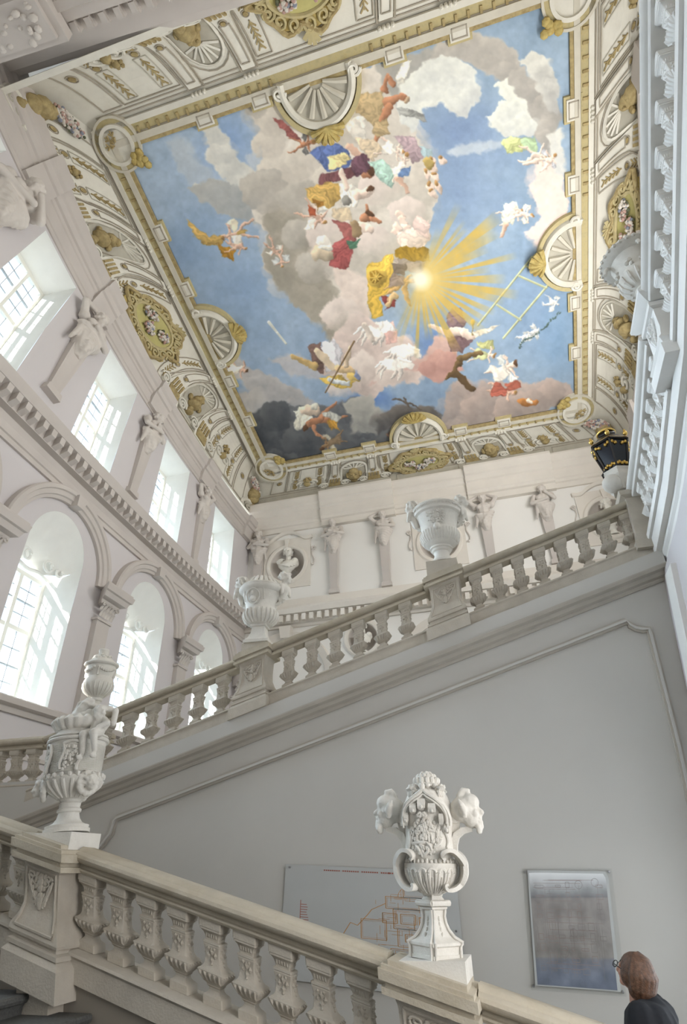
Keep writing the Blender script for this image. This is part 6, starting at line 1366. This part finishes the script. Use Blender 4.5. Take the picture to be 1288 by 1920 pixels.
# ------------------------------------------------------------------ printed panels on the wall
def poster(name, label, Q, kind):
    """Q: the four corners of the plexiglass (x, z), top left first, clockwise"""
    t = thing(name, label, 'poster', (Q[3][0], FY-.05, Q[3][1]))
    o0 = Vector((Q[3][0], FY-.05, Q[3][1]))
    def T(u, v, o=0.): 
        a = [Q[0][j]+(Q[1][j]-Q[0][j])*u for j in (0, 1)]; b = [Q[3][j]+(Q[2][j]-Q[3][j])*u for j in (0, 1)]
        return Vector((b[0]+(a[0]-b[0])*v, FY-.035-o, b[1]+(a[1]-b[1])*v))-o0
    def slab_(mb, pts, o0_, o1_): 
        n = len(pts); mb.add([T(u, v, o0_) for u, v in pts]+[T(u, v, o1_) for u, v in pts], [tuple(range(n))[::-1], tuple(range(n, 2*n))]+[(i, (i+1) % n, n+(i+1) % n, n+i) for i in range(n)])
    m = MB(); slab_(m, [(0, 0), (1, 0), (1, 1), (0, 1)], .012, .018); px_ = m.build('plexiglass', 'plexiglass', t, sm=0)
    for u in (.03, .97):
        for v in (.03, .97) if kind else (.03, .52, .97): m = MB(); m.lathe([(0, .012), (.05, .012), (.055, .008)], 10, fn=lambda x, y, z: tuple(T(u, v, -.03+z)+Vector((x, 0, y)))); m.build('screw', 'screw_steel', t)
    return t, T, slab_
def npx(o, key, fn): pass
pt, PT, PS = poster('framed_plan', 'weathered grey floor plan print under plexiglass at right of the wall', [(-.225, -.004), (.797, -.02), (.665, -1.2), (-.325, -1.165)], 1)
def print_mat():
    m = bpy.data.materials.new('plan_print'); m.use_nodes = True; nt = m.node_tree; N = nt.nodes; L = nt.links; b = N['Principled BSDF']; b.inputs['Roughness'].default_value = .9; b.inputs['Specular IOR Level'].default_value = .1
    tc = N.new('ShaderNodeTexCoord'); sep = N.new('ShaderNodeSeparateXYZ'); L.new(tc.outputs['Generated'], sep.inputs[0])
    rp = N.new('ShaderNodeValToRGB'); e = rp.color_ramp; e.interpolation = 'LINEAR'
    for p, c in ((0, (.20, .22, .28)), (.12, (.22, .24, .30)), (.24, (.27, .27, .30)), (.26, (.34, .31, .29)), (.76, (.36, .325, .31)), (.77, (.275, .27, .275)), (1, (.235, .23, .24))):
        q = e.elements.new(p); q.color = c+(1,)
    L.new(sep.outputs['Z'], rp.inputs[0])
    no = N.new('ShaderNodeTexNoise'); no.inputs['Scale'].default_value = 5; no.inputs['Detail'].default_value = 8; L.new(tc.outputs['Generated'], no.inputs['Vector'])
    mx = N.new('ShaderNodeMixRGB'); mx.blend_type = 'OVERLAY'; mx.inputs[0].default_value = .7; L.new(rp.outputs[0], mx.inputs[1]); L.new(no.outputs['Fac'], mx.inputs[2]); L.new(mx.outputs[0], b.inputs['Base Color']); MATS['plan_print'] = m
print_mat()
mat('paper_edge', (.60, .60, .585), var=.05); mat('plan_ink', (.28, .235, .225), var=.2); mat('plan_red', (.34, .24, .215), var=.2)
m = MB(); PS(m, [(.05, .035), (.95, .03), (.955, .92), (.93, .975), (.06, .985)], .002, .006); m.build('backing_sheet', 'paper_edge', pt, sm=0)
m = MB(); PS(m, [(.075, .045), (.915, .04), (.925, .915), (.90, .955), (.075, .965)], .006, .009); sh = m.build('printed_sheet', 'plan_print', pt, sm=0)
m = MB(); rr = random.Random(9)
def lnp(mb, T, u0, v0, u1, v1, w_, o): 
    d = Vector((u1-u0, v1-v0)); L_ = d.length; n = Vector((-d.y, d.x))/L_*w_
    mb.add([T(u0-n.x, v0-n.y, o), T(u1-n.x, v1-n.y, o), T(u1+n.x, v1+n.y, o), T(u0+n.x, v0+n.y, o)], [(0, 1, 2, 3)])
def rc(mb, T, u0, v0, u1, v1, w_, o): 
    for a in ((u0, v0, u1, v0), (u1, v0, u1, v1), (u1, v1, u0, v1), (u0, v1, u0, v0)): lnp(mb, T, *a, w_, o)
m2 = MB()
for gx in range(7):
    for gy in range(9):
        u, v = .13+gx*.11, .14+gy*.085
        if rr.random() < .75: rc(m if rr.random() < .5 else m2, PT, u+rr.uniform(0, .02), v+rr.uniform(0, .02), u+rr.uniform(.05, .10), v+rr.uniform(.03, .075), .0016, .0098)
for k in range(14): u = rr.uniform(.12, .85); lnp(m, PT, u, rr.uniform(.1, .4), u, rr.uniform(.5, .92), .0013, .0098); v = rr.uniform(.1, .9); lnp(m2, PT, rr.uniform(.1, .3), v, rr.uniform(.5, .9), v, .0013, .0098)
for c in ((.62, .86), (.80, .88), (.40, .30), (.52, .46)): 
    for k in range(12): a, b = k*pi/6, (k+1)*pi/6; lnp(m, PT, c[0]+.04*math.cos(a), c[1]+.035*math.sin(a), c[0]+.04*math.cos(b), c[1]+.035*math.sin(b), .0016, .0098)
m.build('plan_lines', 'plan_ink', sh, sm=0); m2.build('plan_lines', 'plan_red', sh, sm=0)
qt, QT, QS = poster('site_plan', 'large clear panel with an orange site plan behind the masked urn', [(-3.31, .105), (-1.03, -.02), (-1.03, -1.30), (-3.36, -1.12)], 0)
mat('acrylic_print', (.585, .58, .565), var=.02)
m = MB(); QS(m, [(.004, .004), (.996, .004), (.996, .996), (.004, .996)], .004, .008); qs = m.build('printed_sheet', 'acrylic_print', qt, sm=0)
m = MB(); r2 = random.Random(4); rr = r2
for (u0, v0, u1, v1) in ((.60, .66, .86, .76), (.64, .50, .90, .66), (.66, .36, .80, .50), (.80, .30, .92, .48), (.58, .54, .66, .62), (.46, .40, .60, .56), (.62, .20, .92, .34), (.70, .76, .86, .88), (.68, .54, .76, .62), (.78, .54, .87, .60), (.70, .40, .78, .46)): rc(m, QT, u0, v0, u1, v1, .0022, .0088); rc(m, QT, u0+.008, v0+.012, u1-.008, v1-.012, .001, .0088)
for k in range(90):
    u, v = r2.uniform(.54, .9), r2.uniform(.22, .78)
    if r2.random() < .5: lnp(m, QT, u, v, u+r2.uniform(.03, .09), v, .0014, .0088)
    else: lnp(m, QT, u, v, u, v+r2.uniform(.03, .08), .0011, .0088)
for k in range(16): a, b = pi*k/16, pi*(k+1)/16; lnp(m, QT, .78+.11*math.cos(a), .76+.11*math.sin(a), .78+.11*math.cos(b), .76+.11*math.sin(b), .0016, .0088)
pr_ = (.34, .42)
for (u, v) in ((.38, .34), (.36, .42), (.40, .52), (.44, .50), (.50, .60), (.52, .64), (.60, .70)): lnp(m, QT, *pr_, u, v, .0024, .0088); pr_ = (u, v)
for (u, v) in ((.92, .30), (.97, .22)): lnp(m, QT, pr_[0]+.3, .40, u, v, .0014, .0088)
m.build('orange_plan', 'print_orange', qs, sm=0)
m = MB(); 
for k in range(12): lnp(m, QT, .11, .40+.022*k, .11+r2.uniform(.015, .05), .40+.022*k, .003, .0088)
lnp(m, QT, .108, .36, .108, .68, .002, .0088); m.build('red_profile', 'print_red', qs, sm=0)
m = MB()
for k in range(44):
    u = .24+k*.0125; 
    if k % 9 != 8: QS(m, [(u, .952), (u+.009, .952), (u+.009, .964), (u, .964)], .0088, .0092)
QS(m, [(.62, .950), (.628, .950), (.628, .966), (.62, .966)], .0088, .0092); m.build('heading_line', 'print_red', qs, sm=0)
# ------------------------------------------------------------------ visitor
ps = thing('person', 'man in a dark navy shirt with brown hair and glasses, back turned, looking up', 'person', (.535, 5.45, -2.23))
m = MB()
HZ = 1.70
def PB(x, y, z): return (x, y, z)
# one continuous body: legs, hips, chest, shoulders, arms and neck fused in one skin
for g in (-1, 1):
    caps(m, (g*.10, 0, .09), (g*.10, .02, .48), .055, .07); caps(m, (g*.10, .02, .48), (g*.10, 0, .90), .075, .10); m.ell((g*.10, -.07, .045), (.05, .13, .045), 9, 6)
caps(m, (-.07, 0, .96), (.07, 0, .96), .14, .14); caps(m, (0, 0, 1.0), (0, .0, 1.28), .155, .165); caps(m, (-.11, 0, 1.34), (.11, 0, 1.34), .115, .115); caps(m, (0, .02, 1.40), (0, 0, 1.56), .07, .062)
for g in (-1, 1):
    caps(m, (g*.17, 0, 1.40), (g*.245, .02, 1.10), .07, .055); caps(m, (g*.245, .02, 1.10), (g*.22, -.12, .88), .052, .036); m.ell((g*.215, -.15, .83), (.026, .045, .055), 8, 5)
    for f in range(4): caps(m, (g*.215+(f-1.5)*.018, -.165, .80), (g*.21+(f-1.5)*.018, -.175, .725+.008*abs(f-1.5)), .010, .008, 6, 2)
    caps(m, (g*.195, -.175, .82), (g*.18, -.21, .78), .011, .009, 6, 2)
me = blob(m, .014, 3, .5); bd = meshobj('body', me, 'skin', ps)
m = MB()
for g in (-1, 1): caps(m, (g*.185, .0, 1.395), (g*.258, .02, 1.12), .088, .075)
caps(m, (-.14, 0, 1.36), (.14, 0, 1.36), .12, .12); caps(m, (0, 0, .96), (0, 0, 1.30), .185, .185); caps(m, (0, .03, 1.40), (0, .025, 1.435), .10, .078); caps(m, (-.10, .05, 1.36), (.10, .05, 1.36), .11, .11)
me = blob(m, .014, 4, .5); meshobj('shirt', me, 'shirt', ps)
m = MB()
for g in (-1, 1): caps(m, (g*.10, 0, .09), (g*.10, .02, .48), .07, .085); caps(m, (g*.10, .02, .48), (g*.095, 0, .90), .088, .115)
caps(m, (-.07, 0, .95), (.07, 0, .95), .155, .155); me = blob(m, .016, 3, .5); meshobj('trousers', me, 'trousers', ps)
for g in (-1, 1): m = MB(); m.ell((g*.10, -.06, .05), (.058, .15, .05), 12, 7); m.build('shoe', 'shoe', ps)
hd = bpy.data.objects.new('head', None)
m = MB(); head_lumps(m, (0, 0, 0), .112, 0, 0, False); caps(m, (0, .03, -.07), (0, .05, -.17), .058, .062); me = blob(m, .0075, 3, .5); hd = meshobj('head', me, 'skin', ps); hd.location = (0, -.04, 1.60)
m = MB(); m.ell((0, .028, .035), (.098, .115, .098), 16, 10); m.ell((0, .060, -.03), (.088, .085, .10), 14, 9); m.ell((0, .07, -.085), (.072, .06, .055), 12, 8)
for g in (-1, 1): m.ell((g*.078, .0, .0), (.026, .05, .07), 10, 7); m.ell((g*.07, .05, -.06), (.03, .045, .06), 10, 7)
for i in range(26):
    a = -1.5+3.0*i/25; q = 1+.05*math.sin(i*2.3)
    m.tube([(.02*math.sin(a), .01, .128), (.075*math.sin(a)*q, .03+.06*math.cos(a), .095), (.098*math.sin(a)*q, .035+.105*math.cos(a)*q, .02), (.092*math.sin(a)*q, .05+.085*math.cos(a), -.06), (.075*math.sin(a), .055+.062*math.cos(a), -.115-.012*math.sin(i*1.7))], [.012, .016, .017, .016, .007], 6)
me = blob(m, .0065, 1, .4); meshobj('hair', me, 'hair', hd)
m = MB()
for g in (-1, 1): m.tube([(g*.04+.027*math.cos(t), -.112, .012+.02*math.sin(t)) for t in np.linspace(0, 2*pi, 13)], .0035, 5); m.tube([(g*.068, -.108, .018), (g*.092, -.05, .02), (g*.092, .02, .012)], .0035, 5)
m.tube([(-.014, -.114, .015), (.014, -.114, .015)], .003, 5); m.build('spectacles', 'spectacles', hd)
hd.rotation_euler = (.0, 0, 0)
hd.rotation_euler = (-.34, 0, -.30)
ps.rotation_euler = (0, 0, -1.95)
